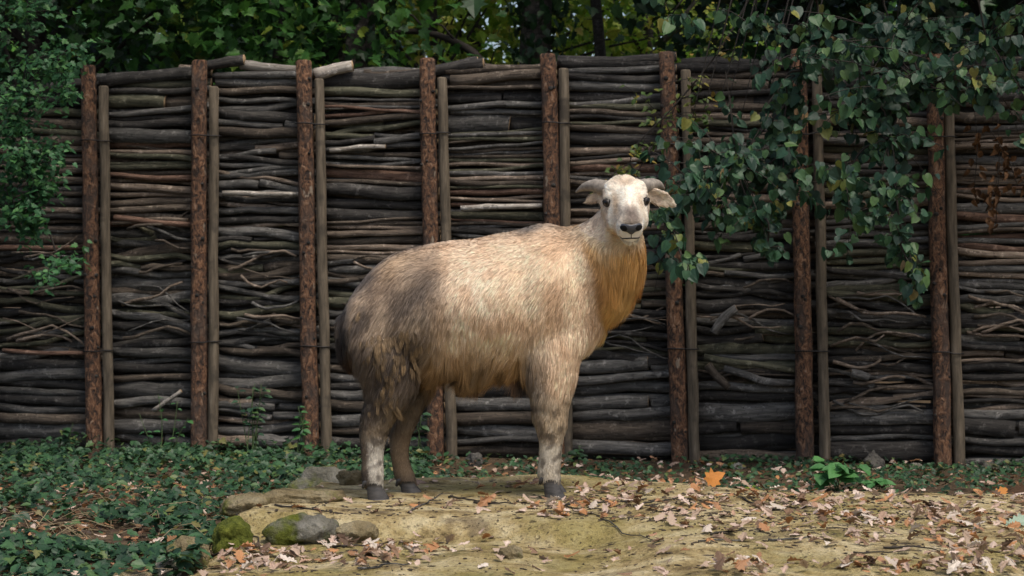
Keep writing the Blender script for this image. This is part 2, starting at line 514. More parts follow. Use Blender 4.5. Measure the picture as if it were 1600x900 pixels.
# per bay, from the top down: (py from, py to, mean thickness px, crookedness, bark choices)
UP = [BR, GR, TN, OL, DK, BR]
THIN = [BR, TN, BR, GR, RD, TN]
MESS = [DK, GR, GR, BR, DK, OL]
LOG = [GR, DK, GR, BR]
BAYS = [
    [(128, 165, 20, .3, [DK, BR]), (165, 250, 12, .3, UP), (250, 390, 10, .3, THIN + [DK, DK]), (390, 560, 11, 1.2, MESS), (560, 700, 22, .5, LOG)],
    [(106, 165, 19, .4, [DK, BR, OL]), (165, 205, 15, .3, [DK, GR]), (205, 345, 9.5, .25, THIN + [OL]), (345, 530, 12.5, 1.3, MESS), (530, 700, 21, .45, LOG)],
    [(108, 150, 16, .3, [BR, GR, GR]), (150, 215, 14, .5, [GR, DK, GR, BR]), (215, 380, 13, .7, [GR, DK, BR, GR, TN]), (380, 560, 13, 1.3, MESS + [TN]), (560, 698, 17, .6, LOG + [TN])],
    [(104, 150, 22, .3, [DK, OL]), (150, 182, 8.5, .3, [BR, RD, GR]), (182, 235, 14, .6, [DK, OL, GR]), (235, 285, 9, .25, THIN), (285, 340, 20, .3, [DK]), (340, 400, 9, .25, THIN), (400, 560, 13, .9, MESS), (560, 695, 20, .4, LOG)],
    [(96, 132, 20, .3, [BR, DK]), (132, 140, 8, .2, [BR]), (140, 200, 19, .3, [DK, DK, GR]), (200, 355, 9, .25, THIN + [OL, OL]), (355, 560, 13, .7, MESS), (560, 700, 20, .4, LOG)],
    [(84, 150, 21, .3, [DK, GR]), (150, 240, 13, .4, UP), (240, 420, 11, .4, THIN + [DK, DK]), (420, 560, 13, .8, MESS + [OL]), (560, 712, 19, .4, LOG)],
    [(86, 160, 19, .3, [DK, BR]), (160, 330, 12, .4, UP), (330, 440, 12, .6, MESS), (440, 600, 15, 1.0, [DK, OL, GR, BR]), (600, 720, 23, .4, [GR, DK, BR])],
    [(84, 170, 19, .3, [DK, DK]), (170, 340, 12, .35, UP), (340, 430, 14, .4, [DK, OL, GR]), (430, 540, 14, .9, [DK, OL, GR]), (540, 640, 9.5, .9, [BR, TN, GR, DK]), (640, 722, 26, .3, [GR, DK])],
    [(84, 180, 19, .3, [DK, BR]), (180, 440, 10.5, .25, THIN + [GR]), (440, 540, 14, .8, [DK, OL, GR]), (540, 640, 10, .6, [BR, DK, TN]), (640, 725, 24, .3, [GR, DK])],
]
def stick_mesh(length, r0, r1, crook, rg, n=None, sides=7):
    n = n or max(6, int(length / 0.13))
    pts = []; rad = []
    ph = rg.uniform(0, 50); amp = (crook + .12) * 0.021
    ph2 = rg.uniform(0, 50)
    bow = rg.gauss(0, 0.006) * (0.5 + crook)
    for i in range(n + 1):
        t = i / n; x = (t - 0.5) * length
        zz = amp * noise.noise(Vector((x * 3.2 + ph, 0, 0))) * 2.0 + amp * 0.5 * noise.noise(Vector((x * 9 + ph, 3, 0))) + bow * (1 - (2 * t - 1) ** 2)
        yy = amp * noise.noise(Vector((x * 3.2 + ph2, 5, 0))) * 1.6
        r = r0 + (r1 - r0) * t
        r *= 1 + 0.13 * noise.noise(Vector((x * 13 + ph, 9, 0)))
        pts.append(Vector((x, yy, zz))); rad.append(r)
    return tube(pts, rad, sides, True, None, 0.05, rg)
sticks = []     # (weight, verts, faces, loc, rot, material)
def put_stick(xa, za, xb, zb, r0, r1, y, crook, mi, rg, w=None):
    L = math.hypot(xb - xa, zb - za)
    v, f = stick_mesh(L, r0, r1, crook, rg)
    vis = r0 * L
    sx = (xa + xb) / 2; zc = (za + zb) / 2
    Yf = fence_Y(sx); Xf = FA.x + sx * FDn.x
    px = 800 + Xf / Yf * F; py = 450 - (zc - CAMZ) / Yf * F
    if px < 0 or px > 1600: vis *= 0.5
    if 545 < px < 940 and 390 < py < 590: vis *= 0.02
    if 1090 < px < 1480 and py < 300: vis *= 0.3
    sticks.append((w or vis, v, f, (sx, y, zc), (0, -math.atan2(zb - za, xb - xa), 0), mi))
for b, segs in enumerate(BAYS):
    xl = (POSTS[b][0] + STAKES[b][0]) / 2 + 6; xr = (POSTS[b + 1][0] + STAKES[b + 1][0]) / 2 - 2
    xl2 = (POSTS[b][1] + STAKES[b][1]) / 2 + 6; xr2 = (POSTS[b + 1][1] + STAKES[b + 1][1]) / 2 - 2
    rg = random.Random(40 + b)
    prev = None
    smid = fence_s((xl + xr) / 2)
    for (p0, p1, th, crook, cols) in segs:
        py = p0
        while py < p1 - th * 0.35:
            k = math.exp(rg.gauss(0, 0.34))
            T = min(max(th * k * .88, 5), 34)
            pc = py + T / 2
            t = (pc - 90) / 620
            sl = fence_s(xl + (xl2 - xl) * t); sr = fence_s(xr + (xr2 - xr) * t)
            r = T / 2 / F * fence_Y(smid) * 1.04
            z = fz(pc, smid)
            tilt = rg.gauss(0, 0.009 + 0.018 * crook)
            mi = rg.choice(cols)
            if mi == prev and rg.random() < 0.5: mi = rg.choice(cols)
            prev = mi
            yy = 0.060 + r + rg.uniform(0, 0.045) + 0.02 * crook * rg.random()
            tap = rg.uniform(0.72, 1.0)
            r0, r1 = (r, r * tap) if rg.random() < 0.5 else (r * tap, r)
            x0, x1 = sl, sr
            # shorter pieces and broken ends in the messy and log zones
            if (crook > 0.45 or T > 18) and rg.random() < 0.33:
                cut = rg.uniform(0.3, 0.7); xm = sl + (sr - sl) * cut
                put_stick(sl, z - tilt, xm, z + tilt * 0.5, r0, r0 * 0.95, yy, crook, mi, rg)
                put_stick(xm + rg.uniform(0.0, 0.03), z + rg.uniform(-.012, .012), sr, z + tilt, r1, r1 * 0.9, yy + rg.uniform(-.01, .02), crook, rg.choice(cols), rg)
            else:
                put_stick(x0, z - tilt, x1, z + tilt, r0, r1, yy, crook, mi, rg)
            py += T * (0.93 if crook < 0.5 else 0.84)
    # loose crossing branches in the messy zone
    for (p0, p1, th, crook, cols) in segs:
        if crook > 0.75:
            for _ in range(9):
                pc = rg.uniform(p0, p1); z = fz(pc, smid)
                sl = fence_s(xl); sr = fence_s(xr); L = (sr - sl) * rg.uniform(0.35, 0.75); c = rg.uniform(sl + L / 2 + 0.1, sr - L / 2)
                an = rg.uniform(-0.28, 0.28); r = rg.uniform(0.005, 0.014)
                put_stick(c - L / 2, z - L * an / 2, c + L / 2, z + L * an / 2, r, r * 0.6, 0.052, 2.2, rg.choice([BR, TN, GR]), rg)
def special(xa, ya, xb, yb, th, mi, crook=0.2, y=0.05, taper=0.9, w=1.0):
    sa = fence_s(xa); sb = fence_s(xb); r = th / 2 / F * fence_Y((sa + sb) / 2)
    put_stick(sa, fz(ya, sa), sb, fz(yb, sb), r, r * taper, y, crook, mi, fr, w)
special(718, 325, 846, 320, 9, PL, .2, .045); special(345, 302, 466, 303, 8, PL, .2, .045); special(175, 340, 297, 352, 10, RD, .3, .045)
special(172, 346, 290, 343, 7, TN, .3, .05); special(240, 642, 284, 610, 7, PL, .2, -.01); special(0, 548, 132, 553, 7, RD, .1, .045)
special(1115, 520, 1153, 484, 15, GR, .6, -.0); special(1105, 570, 1138, 606, 14, BR, .6, -.0); special(1330, 585, 1358, 592, 15, GR, .2, .03)
special(1100, 556, 1245, 580, 11, OL, .3, .04); special(1130, 580, 1245, 600, 13, GR, .8, .045)
special(513, 232, 600, 228, 8, PL, .4, .045)
# logs along the top
special(300, 104, 376, 91, 15, DK, .6, .09, 1.25); special(368, 98, 468, 108, 17, PL, .3, .12); special(268, 102, 305, 106, 12, TN, .2, .16)
special(488, 114, 546, 100, 20, PL, .3, .09); special(150, 124, 305, 112, 22, DK, .5, .12); special(560, 110, 660, 106, 13, BR, .3, .17)
special(655, 112, 752, 96, 20, DK, .6, .10, .9); special(748, 104, 868, 100, 18, BR, .3, .17); special(700, 124, 845, 112, 20, BR, .3, .1)
special(868, 92, 1040, 97, 22, DK, .6, .12); special(10, 140, 132, 128, 20, DK, .5, .12); special(720, 92, 738, 88, 15, DK, .3, .2)
special(1052, 104, 1240, 98, 18, DK, .4, .12); special(1255, 100, 1450, 92, 19, DK, .4, .12); special(1470, 96, 1640, 92, 20, DK, .4, .12)
order = sorted(range(len(sticks)), key=lambda i: -sticks[i][0])
for i in order[:298]:
    w, v, f, loc, rot, mi = sticks[i]
    mb = MB(); mb.add(v, f); mb.m[-1] = 1; mb.m[-2] = 1
    o = mb.build('stick', [STICKS[mi], CUT], fence, loc); o.rotation_euler = rot
rest = MB()
for i in order[298:]:
    w, v, f, loc, rot, mi = sticks[i]
    R = Matrix.Rotation(rot[1], 3, 'Y')
    rest.add([R @ Vector(p) + Vector(loc) for p in v], f, mi)
# second row of branches that fills the pile behind the front row
br = random.Random(77)
for b in range(len(BAYS)):
    sl = fence_s(POSTS[b][0]); sr = fence_s(POSTS[b + 1][0]) + 0.02
    ztop = fz(BAYS[b][0][0] + 14, (sl + sr) / 2)
    for row in range(2):
        z = 0.0 + row * 0.02
        while z < ztop - 0.06 * row:
            r = br.uniform(0.022, 0.042)
            v, f = stick_mesh(sr - sl, r, r * br.uniform(.8, 1), 0.5, br, 6, 6)
            tl = br.gauss(0, 0.01)
            c = Vector(((sl + sr) / 2, 0.165 + row * 0.09 + br.uniform(-.01, .02), z + r))
            rest.add([Vector((p.x, p.y, p.z + p.x * tl)) + c for p in v], f, br.choice([DK, GR, BR, DK]))
            z += r * 1.75
o = rest.build('branch_pile', STICKS, fence); tag(o, kind='stuff')
# ------------------------------------------------------------ takin
TY = 9.0
TZ = 0.144
takin = empty('takin', (-0.19, TY, TZ))
tag(takin, 'pale golden takin standing sideways on the mound, head turned to the viewer', 'takin')
T0 = Vector((-0.19, TY, TZ))
def tl(px, py, y=0.0):
    """photo pixel at depth offset y -> takin local"""
    return at(px, py, TY + y) - T0
body = MB()
def loft(rings, sides=28, cap=True):
    """rings: list of (center, axis_a (vec), axis_b (vec), shape) ; shape 'top' narrows towards +b"""
    V = []; Fc = []
    for (c, a, b, k) in rings:
        for i in range(sides):
            th = 2 * math.pi * i / sides
            ct, st = math.cos(th), math.sin(th)
            w = 1 - k * max(0, st) ** 1.5
            V.append(c + a * (ct * w) + b * st)
    n = len(rings)
    for j in range(n - 1):
        for i in range(sides):
            i2 = (i + 1) % sides
            Fc.append((j * sides + i, j * sides + i2, (j + 1) * sides + i2, (j + 1) * sides + i))
    Fc.append(tuple(range(sides - 1, -1, -1))); Fc.append(tuple((n - 1) * sides + i for i in range(sides)))
    body.add(V, Fc)
def cr_tab(tab, n):
    """smooth resample of table rows"""
    P = [np.array(r, dtype=float) for r in tab]
    P = [2 * P[0] - P[1]] + P + [2 * P[-1] - P[-2]]
    m = len(P) - 3; out = []
    for i in range(n):
        u = i / (n - 1) * m; k = min(int(u), m - 1); t = u - k
        p0, p1, p2, p3 = P[k:k + 4]
        out.append(0.5 * (2 * p1 + (p2 - p0) * t + (2 * p0 - 5 * p1 + 4 * p2 - p3) * t * t + (3 * p1 - p0 - 3 * p2 + p3) * t ** 3))
    return out
# trunk: px, py top, py bottom, half width
TRUNK = [(541, 492, 548, .05), (549, 466, 566, .12), (568, 438, 582, .18), (598, 411, 588, .225), (640, 391, 582, .25), (690, 379, 570, .265),
         (740, 374, 570, .27), (790, 364, 566, .265), (830, 353, 568, .255), (865, 353, 562, .235), (898, 366, 550, .20), (925, 395, 532, .14), (946, 430, 508, .06)]
rings = []
for px, p0, p1, hw in cr_tab(TRUNK, 30):
    a = tl(px, p0); b = tl(px, p1); c = (a + b) / 2
    rings.append((c, Vector((0, -max(hw, .02), 0)), Vector((0, 0, (a.z - b.z) / 2)), 0.22))
loft(rings, 32)
# neck: dorsal px,py ; ventral px,py ; depth offset ; half width
NECK = [(850, 362, 893, 545, 0, .19), (890, 354, 934, 508, -.02, .165), (917, 345, 968, 474, -.06, .14), (936, 330, 993, 440, -.11, .118), (950, 315, 1002, 402, -.15, .105), (962, 304, 1000, 372, -.19, .095), (968, 298, 995, 350, -.21, .085)]
rings = []
for d0, d1, v0, v1, y, hw in cr_tab(NECK, 18):
    a = tl(d0, d1, y); b = tl(v0, v1, y); c = (a + b) / 2; up = (a - b) / 2
    rings.append((c, Vector((-0.35, -1, 0)).normalized() * hw, up, 0.2))
loft(rings, 26)
# head
H0 = tl(975, 312, -.13); H1 = tl(986, 361, -.40)
HA = (H1 - H0); HLEN = HA.length; HA = HA.normalized()
HR = HA.cross(Vector((0, 0, 1))).normalized()      # points to image left or right
HR = HR if HR.x > 0 else -HR
HR = (HR + Vector((0, 0, 0.045))).normalized()
HU = HR.cross(HA).normalized()
HU = HU if HU.z > 0 else -HU
def hp(t, r, u): return H0 + HA * (t * HLEN) + HR * r + HU * u
HEAD = [(-.32, .04, .045, 0, 0), (-.24, .075, .075, 0, .005), (-.05, .098, .088, 0, .003), (.14, .104, .097, .04, 0), (.30, .100, .104, .12, -.004), (.46, .082, .092, .2, -.012), (.62, .065, .078, .2, -.016),
        (.78, .059, .068, .08, -.006), (.90, .060, .064, .0, -.002), (.98, .056, .058, 0, .0), (1.03, .042, .044, 0, .0), (1.05, .018, .02, 0, .0)]
rings = []
for t, w, h, k, du in cr_tab(HEAD, 30):
    rings.append((hp(t, 0, du), HR * max(w, .004), HU * max(h, .004), max(0, k)))
loft(rings, 26)
def blob(c, ax, ay, az, V3=(Vector((1, 0, 0)), Vector((0, 1, 0)), Vector((0, 0, 1)))):
    body.add([c + V3[0] * (v.x * ax) + V3[1] * (v.y * ay) + V3[2] * (v.z * az) for v in ICO[0]], ICO[1])
HB = (HR, HA, HU)
for s in (-1, 1):
    blob(hp(.12, s * .046, .072), .046, .05, .034, HB)      # horn bosses
    blob(hp(.20, s * .070, .062), .024, .045, .018, HB)     # brow
    blob(hp(.36, s * .066, -.03), .026, .085, .05, HB)       # cheek
    blob(hp(.92, s * .030, .020), .030, .03, .027, HB)      # nostril wings
blob(hp(.92, 0, -.052), .036, .045, .022, HB)               # lower jaw and chin
blob(hp(.60, 0, .052), .034, .11, .018, HB)                   # nose bridge
def ear(pts, ws, th, nrm):
    P = smooth_path(pts, 9); W = np.interp(np.linspace(0, 1, 9), np.linspace(0, 1, len(ws)), ws)
    rr = []
    for i, p in enumerate(P):
        t = (P[min(i + 1, 8)] - P[max(i - 1, 0)]).normalized()
        n = (nrm - t * nrm.dot(t)).normalized(); b = t.cross(n)
        cup = 0.35 * W[i]
        rr.append((p, b, n, W[i]))
    sides = 12; V = []; Fc = []
    for (p, b, n, w) in rr:
        for k in range(sides):
            a = 2 * math.pi * k / sides
            x = math.cos(a); y = math.sin(a)
            V.append(p + b * (x * w) + n * (y * th + 0.55 * w * (x * x - 0.3)))
    for j in range(8):
        for k in range(sides):
            k2 = (k + 1) % sides
            Fc.append((j * sides + k, j * sides + k2, (j + 1) * sides + k2, (j + 1) * sides + k))
    Fc.append(tuple(range(sides - 1, -1, -1))); Fc.append(tuple(8 * sides + k for k in range(sides)))
    body.add(V, Fc)
ear([tl(950, 304, -.15), tl(936, 306, -.13), tl(922, 312, -.10), tl(911, 320, -.08)], [.02, .03, .034, .008], .010, Vector((.3, -1, .1)).normalized())
ear([tl(1004, 301, -.15), tl(1018, 304, -.14), tl(1036, 311, -.12), tl(1053, 320, -.11)], [.02, .038, .038, .008], .010, Vector((-.3, -1, -.1)).normalized())
# legs: px centre, py, half px, half depth, y
def leg(tab, n=26):
    rr = []
    for px, py, hx, hy, y in cr_tab(tab, n):
        c = tl(px, py, y)
        rr.append((c, Vector((hx / 340, 0, 0)), Vector((0, hy, 0)), 0))
    loft(rr, 18)
YN = -.13
FRONT = [(868, 470, 46, .06, YN + .03), (868, 510, 50, .085, YN + .02), (864, 552, 40, .085, YN), (863, 588, 36, .076, YN), (861, 620, 30, .064, YN), (859, 645, 27, .056, YN), (861, 668, 23, .052, YN), (861, 686, 18.5, .044, YN), (860, 704, 17, .042, YN), (859, 722, 17.5, .041, YN), (857, 738, 17.5, .042, YN), (859, 750, 16.5, .042, YN), (862, 758, 14, .038, YN)]
leg(FRONT)
leg([(px + 2, py, hx * .95, hy, -y) for px, py, hx, hy, y in FRONT])
HIND = [(600, 460, 44, .06, YN + .03), (598, 500, 54, .10, YN + .02), (602, 545, 52, .105, YN), (610, 582, 44, .095, YN), (611, 612, 37, .08, YN), (602, 633, 33, .066, YN), (591, 654, 26.5, .056, YN), (585, 676, 22, .048, YN), (582, 699, 18.5, .043, YN), (582, 720, 16.5, .04, YN), (582, 740, 17.5, .042, YN), (583, 757, 15.5, .041, YN), (586, 764, 13.5, .038, YN)]
leg(HIND)
leg([(622, 500, 50, .09, .11), (634, 560, 46, .09, .13), (640, 600, 36, .08, .13), (640, 630, 25, .06, .13), (633, 655, 20, .048, .13), (626, 680, 17, .042, .13), (624, 704, 15, .038, .13), (627, 725, 14.5, .037, .13), (632, 742, 16.5, .041, .13), (636, 754, 15, .04, .13), (639, 761, 13, .037, .13)])
# short tail
tp = [tl(545, 488), tl(541, 515), tl(543, 545), tl(550, 572)]
v_, f_ = tube(smooth_path(tp, 8), [.035, .04, .042, .042, .04, .035, .028, .015], 12); body.add(v_, f_)

SKIN = NT('coat_skin')
_at = SKIN.n('ShaderNodeAttribute', attribute_name='coat')
_hs = SKIN.n('ShaderNodeHueSaturation'); _hs.inputs['Value'].default_value = 0.9
SKIN.l(_at.outputs['Color'], _hs.inputs['Color'])
SKIN.bump(SKIN.noise(SKIN.coord('Object', (1, 1, .4)), 220, 3), 0.4, 0.004)
SKIN = SKIN.fin(_hs.outputs[0], 0.85, 0.15)
FUR = NT('coat_fur')
_at = FUR.n('ShaderNodeAttribute', attribute_name='coat')
FUR = FUR.fin(_at.outputs['Color'], 0.55, 0.28)

me0 = bpy.data.meshes.new('raw'); me0.from_pydata(body.v, [], body.f)
ob = bpy.data.objects.new('raw', me0); col.objects.link(ob)
md = ob.modifiers.new('r', 'REMESH'); md.mode = 'VOXEL'; md.voxel_size = 0.0075; md.use_smooth_shade = True
ms = ob.modifiers.new('s', 'SMOOTH'); ms.factor = 0.5; ms.iterations = 7
dg = bpy.context.evaluated_depsgraph_get()
me = bpy.data.meshes.new_from_object(ob.evaluated_get(dg))
bpy.data.objects.remove(ob); bpy.data.meshes.remove(me0)
me.name = 'body'
nv = len(me.vertices)
BV = np.empty(nv * 3, dtype=np.float32); me.vertices.foreach_get('co', BV); BV = BV.reshape(-1, 3)
_ed = np.empty(len(me.edges) * 2, dtype=np.int32); me.edges.foreach_get('vertices', _ed); _ed = _ed.reshape(-1, 2)
_deg = np.bincount(_ed.ravel(), minlength=nv).astype(float)[:, None]
_px = 800 + (BV[:, 0] + T0.x) * 340; _py = 775 - BV[:, 2] * 340
_mask = (1 - sstep(600, 650, _py)) * (1 - sstep(905, 940, _px) * (1 - sstep(330, 420, _py)))
_mask = (_mask * .6)[:, None]
BV = BV.astype(float)
for _ in range(45):
    _s = np.zeros_like(BV)
    for _k in range(3):
        _s[:, _k] = np.bincount(_ed[:, 0], BV[_ed[:, 1], _k], nv) + np.bincount(_ed[:, 1], BV[_ed[:, 0], _k], nv)
    BV = BV + _mask * (_s / _deg - BV)
# a little muscle and bone under the coat
_n = np.zeros((nv, 3)); _nn = np.empty(nv * 3, dtype=np.float32); me.vertices.foreach_get('normal', _nn); _nn = _nn.reshape(-1, 3)
_g = lambda cu, cv, ru, rv: np.exp(-((_px - cu) / ru) ** 2 - ((_py - cv) / rv) ** 2)
_d = .014 * _g(870, 420, 26, 60) - .012 * _g(822, 455, 16, 70) + .014 * _g(640, 425, 34, 26) - .016 * _g(690, 520, 18, 45) + .010 * _g(760, 480, 40, 60) - .010 * _g(845, 575, 9, 30) + .010 * _g(900, 520, 24, 30)
_d += np.array([.005 * noise.noise((p[0] * 7, p[1] * 7, p[2] * 5)) for p in BV.tolist()]) * (_py < 600)
BV = (BV + _nn * _d[:, None]).astype(np.float32)
me.vertices.foreach_set('co', np.ascontiguousarray(BV).ravel()); me.update()
BN = np.empty(nv * 3, dtype=np.float32); me.vertices.foreach_get('normal', BN); BN = BN.reshape(-1, 3)

def nz(P, s, off=0.0):
    return np.array([noise.noise((p[0] * s + off, p[1] * s, p[2] * s)) for p in P.tolist()])
def px_of(P):
    """side-view coordinates in photo-pixel units (orthographic in the animal's own plane)"""
    return 800 + (P[:, 0] + T0.x) * 340, 775 - P[:, 2] * 340
HAv, HRv, HUv, H0v = (np.array(q) for q in (HA, HR, HU, H0))
def head_co(P):
    d = P - H0v
    return d @ HAv / HLEN, d @ HRv, d @ HUv
def head_w(P):
    t, r, u = head_co(P)
    w = np.where(u > .02, sstep(-.6, -.35, t), sstep(-.25, -.02, t)) * (1 - sstep(.14, .18, u)) * (1 - sstep(.105, .15, -u)) * sstep(-.16, -.07, u + 0.16 * np.clip(t, 0, 1))
    earw = ((np.abs(r) > .085) & (np.abs(u) < .12) & (t > -.5) & (P[:, 1] < -.05)).astype(float)
    return np.maximum(w, earw), earw
S = lambda r, g, b: np.array(s2l(r, g, b))
def coat(P, N):
    u, v = px_of(P)
    n1 = nz(P, 3.5, 1.3); n2 = nz(P, 9.0, 4.1); n3 = nz(P, 24.0, 7.7)
    uu = u + 16 * n1 + 7 * n2; vv = v + 16 * nz(P, 3.5, 9.3) + 7 * n2
    C = np.tile(S(216, 188, 158), (len(P), 1))
    def mixc(w, c):
        nonlocal C
        w = np.clip(w, 0, 1)[:, None]; C = C * (1 - w) + np.asarray(c) * w
    def g(cu, cv, ru, rv, p=2): return np.exp(-(np.abs((uu - cu) / ru) ** p) - np.abs((vv - cv) / rv) ** p)
    mixc(0.6 * g(745, 455, 40, 60), S(236, 216, 192))
    mixc(0.6 * g(860, 420, 70, 50), S(224, 194, 162))
    mixc(0.5 * sstep(.0, .5, n2), S(226, 206, 178)); mixc(0.5 * sstep(.05, .45, -n2), S(184, 150, 116)); mixc(.35 * sstep(.1, .5, n3), S(172, 140, 108))
    # golden neck and ruff
    ruff = sstep(-8, 20, (uu - 900) - (v - 345) * 0.27) * (1 - sstep(520, 560, v))
    mixc(0.85 * ruff, S(200, 158, 92)); mixc(ruff * sstep(.05, .5, n2) * .6, S(226, 190, 126)); mixc(ruff * sstep(.1, .5, -n1) * .5, S(176, 122, 60))
    mixc(0.8 * g(925, 352, 26, 30), S(205, 186, 150))
    # shade of the shoulder crease behind the ruff, painted into the coat colour
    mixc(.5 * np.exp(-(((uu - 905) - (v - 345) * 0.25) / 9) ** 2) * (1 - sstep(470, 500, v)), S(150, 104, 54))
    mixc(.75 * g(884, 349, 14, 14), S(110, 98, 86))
    # rump grey-brown
    rump = 1 - sstep(655, 715, uu + 0.12 * (vv - 450) + 22 * n3); rump *= sstep(395, 440, vv)
    mixc(.9 * rump, S(118, 104, 90)); mixc(.8 * rump * sstep(-.05, .35, n2), S(186, 164, 140)); mixc(.75 * rump * sstep(.02, .3, -n2), S(78, 70, 64))
    mixc(.75 * g(676 + 22 * n3, 478, 19, 80) * sstep(-.5, .15, n2 + .4 * n3), S(84, 78, 72)); mixc(.55 * g(660, 415, 28, 22), S(120, 104, 90)); mixc(.4 * g(700, 420, 22, 12), S(150, 122, 92))
    mixc(.45 * g(596, 440, 30, 30), S(192, 164, 136))
    mixc(.45 * g(625, 408, 34, 22), S(202, 170, 130))
    # haunch: dark brown under the matted wool
    mixc(.85 * sstep(500, 545, vv) * (1 - sstep(650, 690, uu)) * (1 - sstep(640, 690, v)), S(56, 48, 42))
    mixc(.8 * g(553, 560, 18, 34), S(92, 64, 42)); mixc(.8 * g(545, 520, 10, 40), S(40, 36, 36))
    # dorsal stripe
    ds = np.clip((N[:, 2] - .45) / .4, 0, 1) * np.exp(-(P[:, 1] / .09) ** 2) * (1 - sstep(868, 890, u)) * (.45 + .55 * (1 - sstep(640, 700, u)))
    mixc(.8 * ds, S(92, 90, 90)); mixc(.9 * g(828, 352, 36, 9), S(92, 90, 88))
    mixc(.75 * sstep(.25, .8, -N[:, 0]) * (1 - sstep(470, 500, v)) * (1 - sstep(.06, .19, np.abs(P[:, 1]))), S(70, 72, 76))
    # belly fringe
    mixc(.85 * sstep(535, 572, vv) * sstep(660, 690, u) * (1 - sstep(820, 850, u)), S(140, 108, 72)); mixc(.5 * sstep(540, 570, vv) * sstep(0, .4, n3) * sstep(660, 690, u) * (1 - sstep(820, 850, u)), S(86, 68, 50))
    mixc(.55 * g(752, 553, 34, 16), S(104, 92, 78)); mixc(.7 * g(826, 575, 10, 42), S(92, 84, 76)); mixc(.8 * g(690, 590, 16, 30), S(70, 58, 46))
    # legs
    lg = sstep(585, 625, v)
    fl = lg * (u > 770); hl = sstep(600, 640, v) * (u <= 770)
    mixc(.8 * fl, S(150, 132, 108)); mixc(.55 * fl * sstep(.0, .5, n2), S(186, 168, 138)); mixc(.5 * fl * sstep(0, .5, -n1), S(112, 102, 90))
    mixc(.85 * g(838, 605, 18, 60), S(96, 88, 78)); mixc(.7 * fl * g(858, 668, 26, 9), S(98, 90, 80))
    mixc(.8 * fl * sstep(672, 690, vv), S(176, 170, 156)); mixc(.6 * fl * sstep(.1, .45, n3 + n2 * .5) * sstep(672, 690, v), S(120, 112, 100))
    mixc(.7 * fl * sstep(738, 752, v), S(140, 132, 120)); mixc(.6 * lg * sstep(.02, .35, n3), S(84, 76, 66)); mixc(.35 * lg * sstep(.05, .4, -n3), S(190, 178, 156))
    mixc(.85 * hl, S(86, 75, 64)); mixc(.5 * hl * sstep(.0, .4, n2 + .5 * n3), S(140, 124, 102)); mixc(.55 * hl * sstep(.05, .4, -n2), S(70, 62, 54))
    near = P[:, 1] < 0
    mixc(.9 * hl * near * sstep(672, 700, vv) * sstep(575, 585, u + 6 * n2), S(196, 190, 178)); mixc(.6 * hl * near * sstep(660, 690, vv) * (1 - sstep(572, 582, u + 6 * n2)), S(104, 92, 78)); mixc(.7 * hl * sstep(.08, .32, n3), S(66, 58, 52))
    mixc(.7 * hl * near * g(572, 742, 10, 14), S(70, 64, 58))
    mixc(.7 * hl * (~near) * sstep(650, 700, v), S(132, 112, 88)); mixc(.7 * hl * (~near) * sstep(735, 752, v), S(84, 74, 64))
    # head
    w, ew = head_w(P); t, r, uh = head_co(P)
    mixc(.95 * w, S(226, 216, 200))
    mixc(.45 * w * sstep(.15, .45, n2), S(200, 180, 152))
    fr_ = np.exp(-((t - .10) / .12) ** 2 - (r / .05) ** 2) * w
    mixc(.7 * fr_, S(160, 136, 112)); mixc(.6 * w * np.exp(-((t - .60) / .22) ** 2 - ((r + .052) / .012) ** 2), S(150, 118, 84)); mixc(.35 * w * sstep(.0, .4, n3), S(176, 158, 134))
    mixc(.95 * w * np.exp(-(np.abs((t - .90) / .24)) ** 3 - (r / .044) ** 2) * sstep(.0, .025, uh), S(88, 76, 68))
    mixc(.55 * w * np.exp(-((t - .45) / .14) ** 2 - ((np.abs(r) - .05) / .015) ** 2), S(176, 148, 112))
    mixc(.5 * w * sstep(-.02, -.07, uh) * (t > -.05) * (t < .8), S(200, 166, 112))
    mixc(.8 * w * sstep(.82, .9, t) * (uh < .03), S(214, 208, 196))
    for sgn in (-1, 1):
        mixc(.85 * np.exp(-((t - .325) / .08) ** 2 - ((r - sgn * .095) / .022) ** 2 - ((uh - .040) / .022) ** 2), S(70, 62, 56))
    mixc(.9 * ew, S(214, 196, 176)); mixc(.4 * ew * sstep(0, .4, n3), S(130, 112, 98))
    return np.clip(C, 0.004, 0.9)

BC = np.clip(coat(BV, BN) * 1.2, 0, .9)
ca = me.color_attributes.new('coat', 'FLOAT_COLOR', 'POINT')
ca.data.foreach_set('color', np.concatenate([BC, np.ones((nv, 1))], 1).astype(np.float32).ravel())
me.materials.clear(); me.materials.append(SKIN)
bo = bpy.data.objects.new('body', me); link(bo, takin)

# ---- fur strands
me.calc_loop_triangles()
nt = len(me.loop_triangles)
TI = np.empty(nt * 3, dtype=np.int32); me.loop_triangles.foreach_get('vertices', TI); TI = TI.reshape(-1, 3)
rs = np.random.RandomState(5)
A = BV[TI[:, 0]]; B = BV[TI[:, 1]]; C_ = BV[TI[:, 2]]
ar = 0.5 * np.linalg.norm(np.cross(B - A, C_ - A), axis=1)
cen = (A + B + C_) / 3; cn = BN[TI].mean(1)
hw_, ew_ = head_w(cen)
wgt = ar * np.where(cn[:, 1] > .35, 0.35, 1.0) * (1 + 1.6 * hw_)
NS = 400000
pick = rs.choice(nt, NS, p=wgt / wgt.sum())
r1 = np.sqrt(rs.rand(NS, 1)); r2 = rs.rand(NS, 1)
wa, wb, wc = 1 - r1, r1 * (1 - r2), r1 * r2
P = A[pick] * wa + B[pick] * wb + C_[pick] * wc
N = BN[TI[pick, 0]] * wa + BN[TI[pick, 1]] * wb + BN[TI[pick, 2]] * wc
N /= np.linalg.norm(N, axis=1, keepdims=True)
hw_, ew_ = head_w(P); ht, hr, hu = head_co(P)
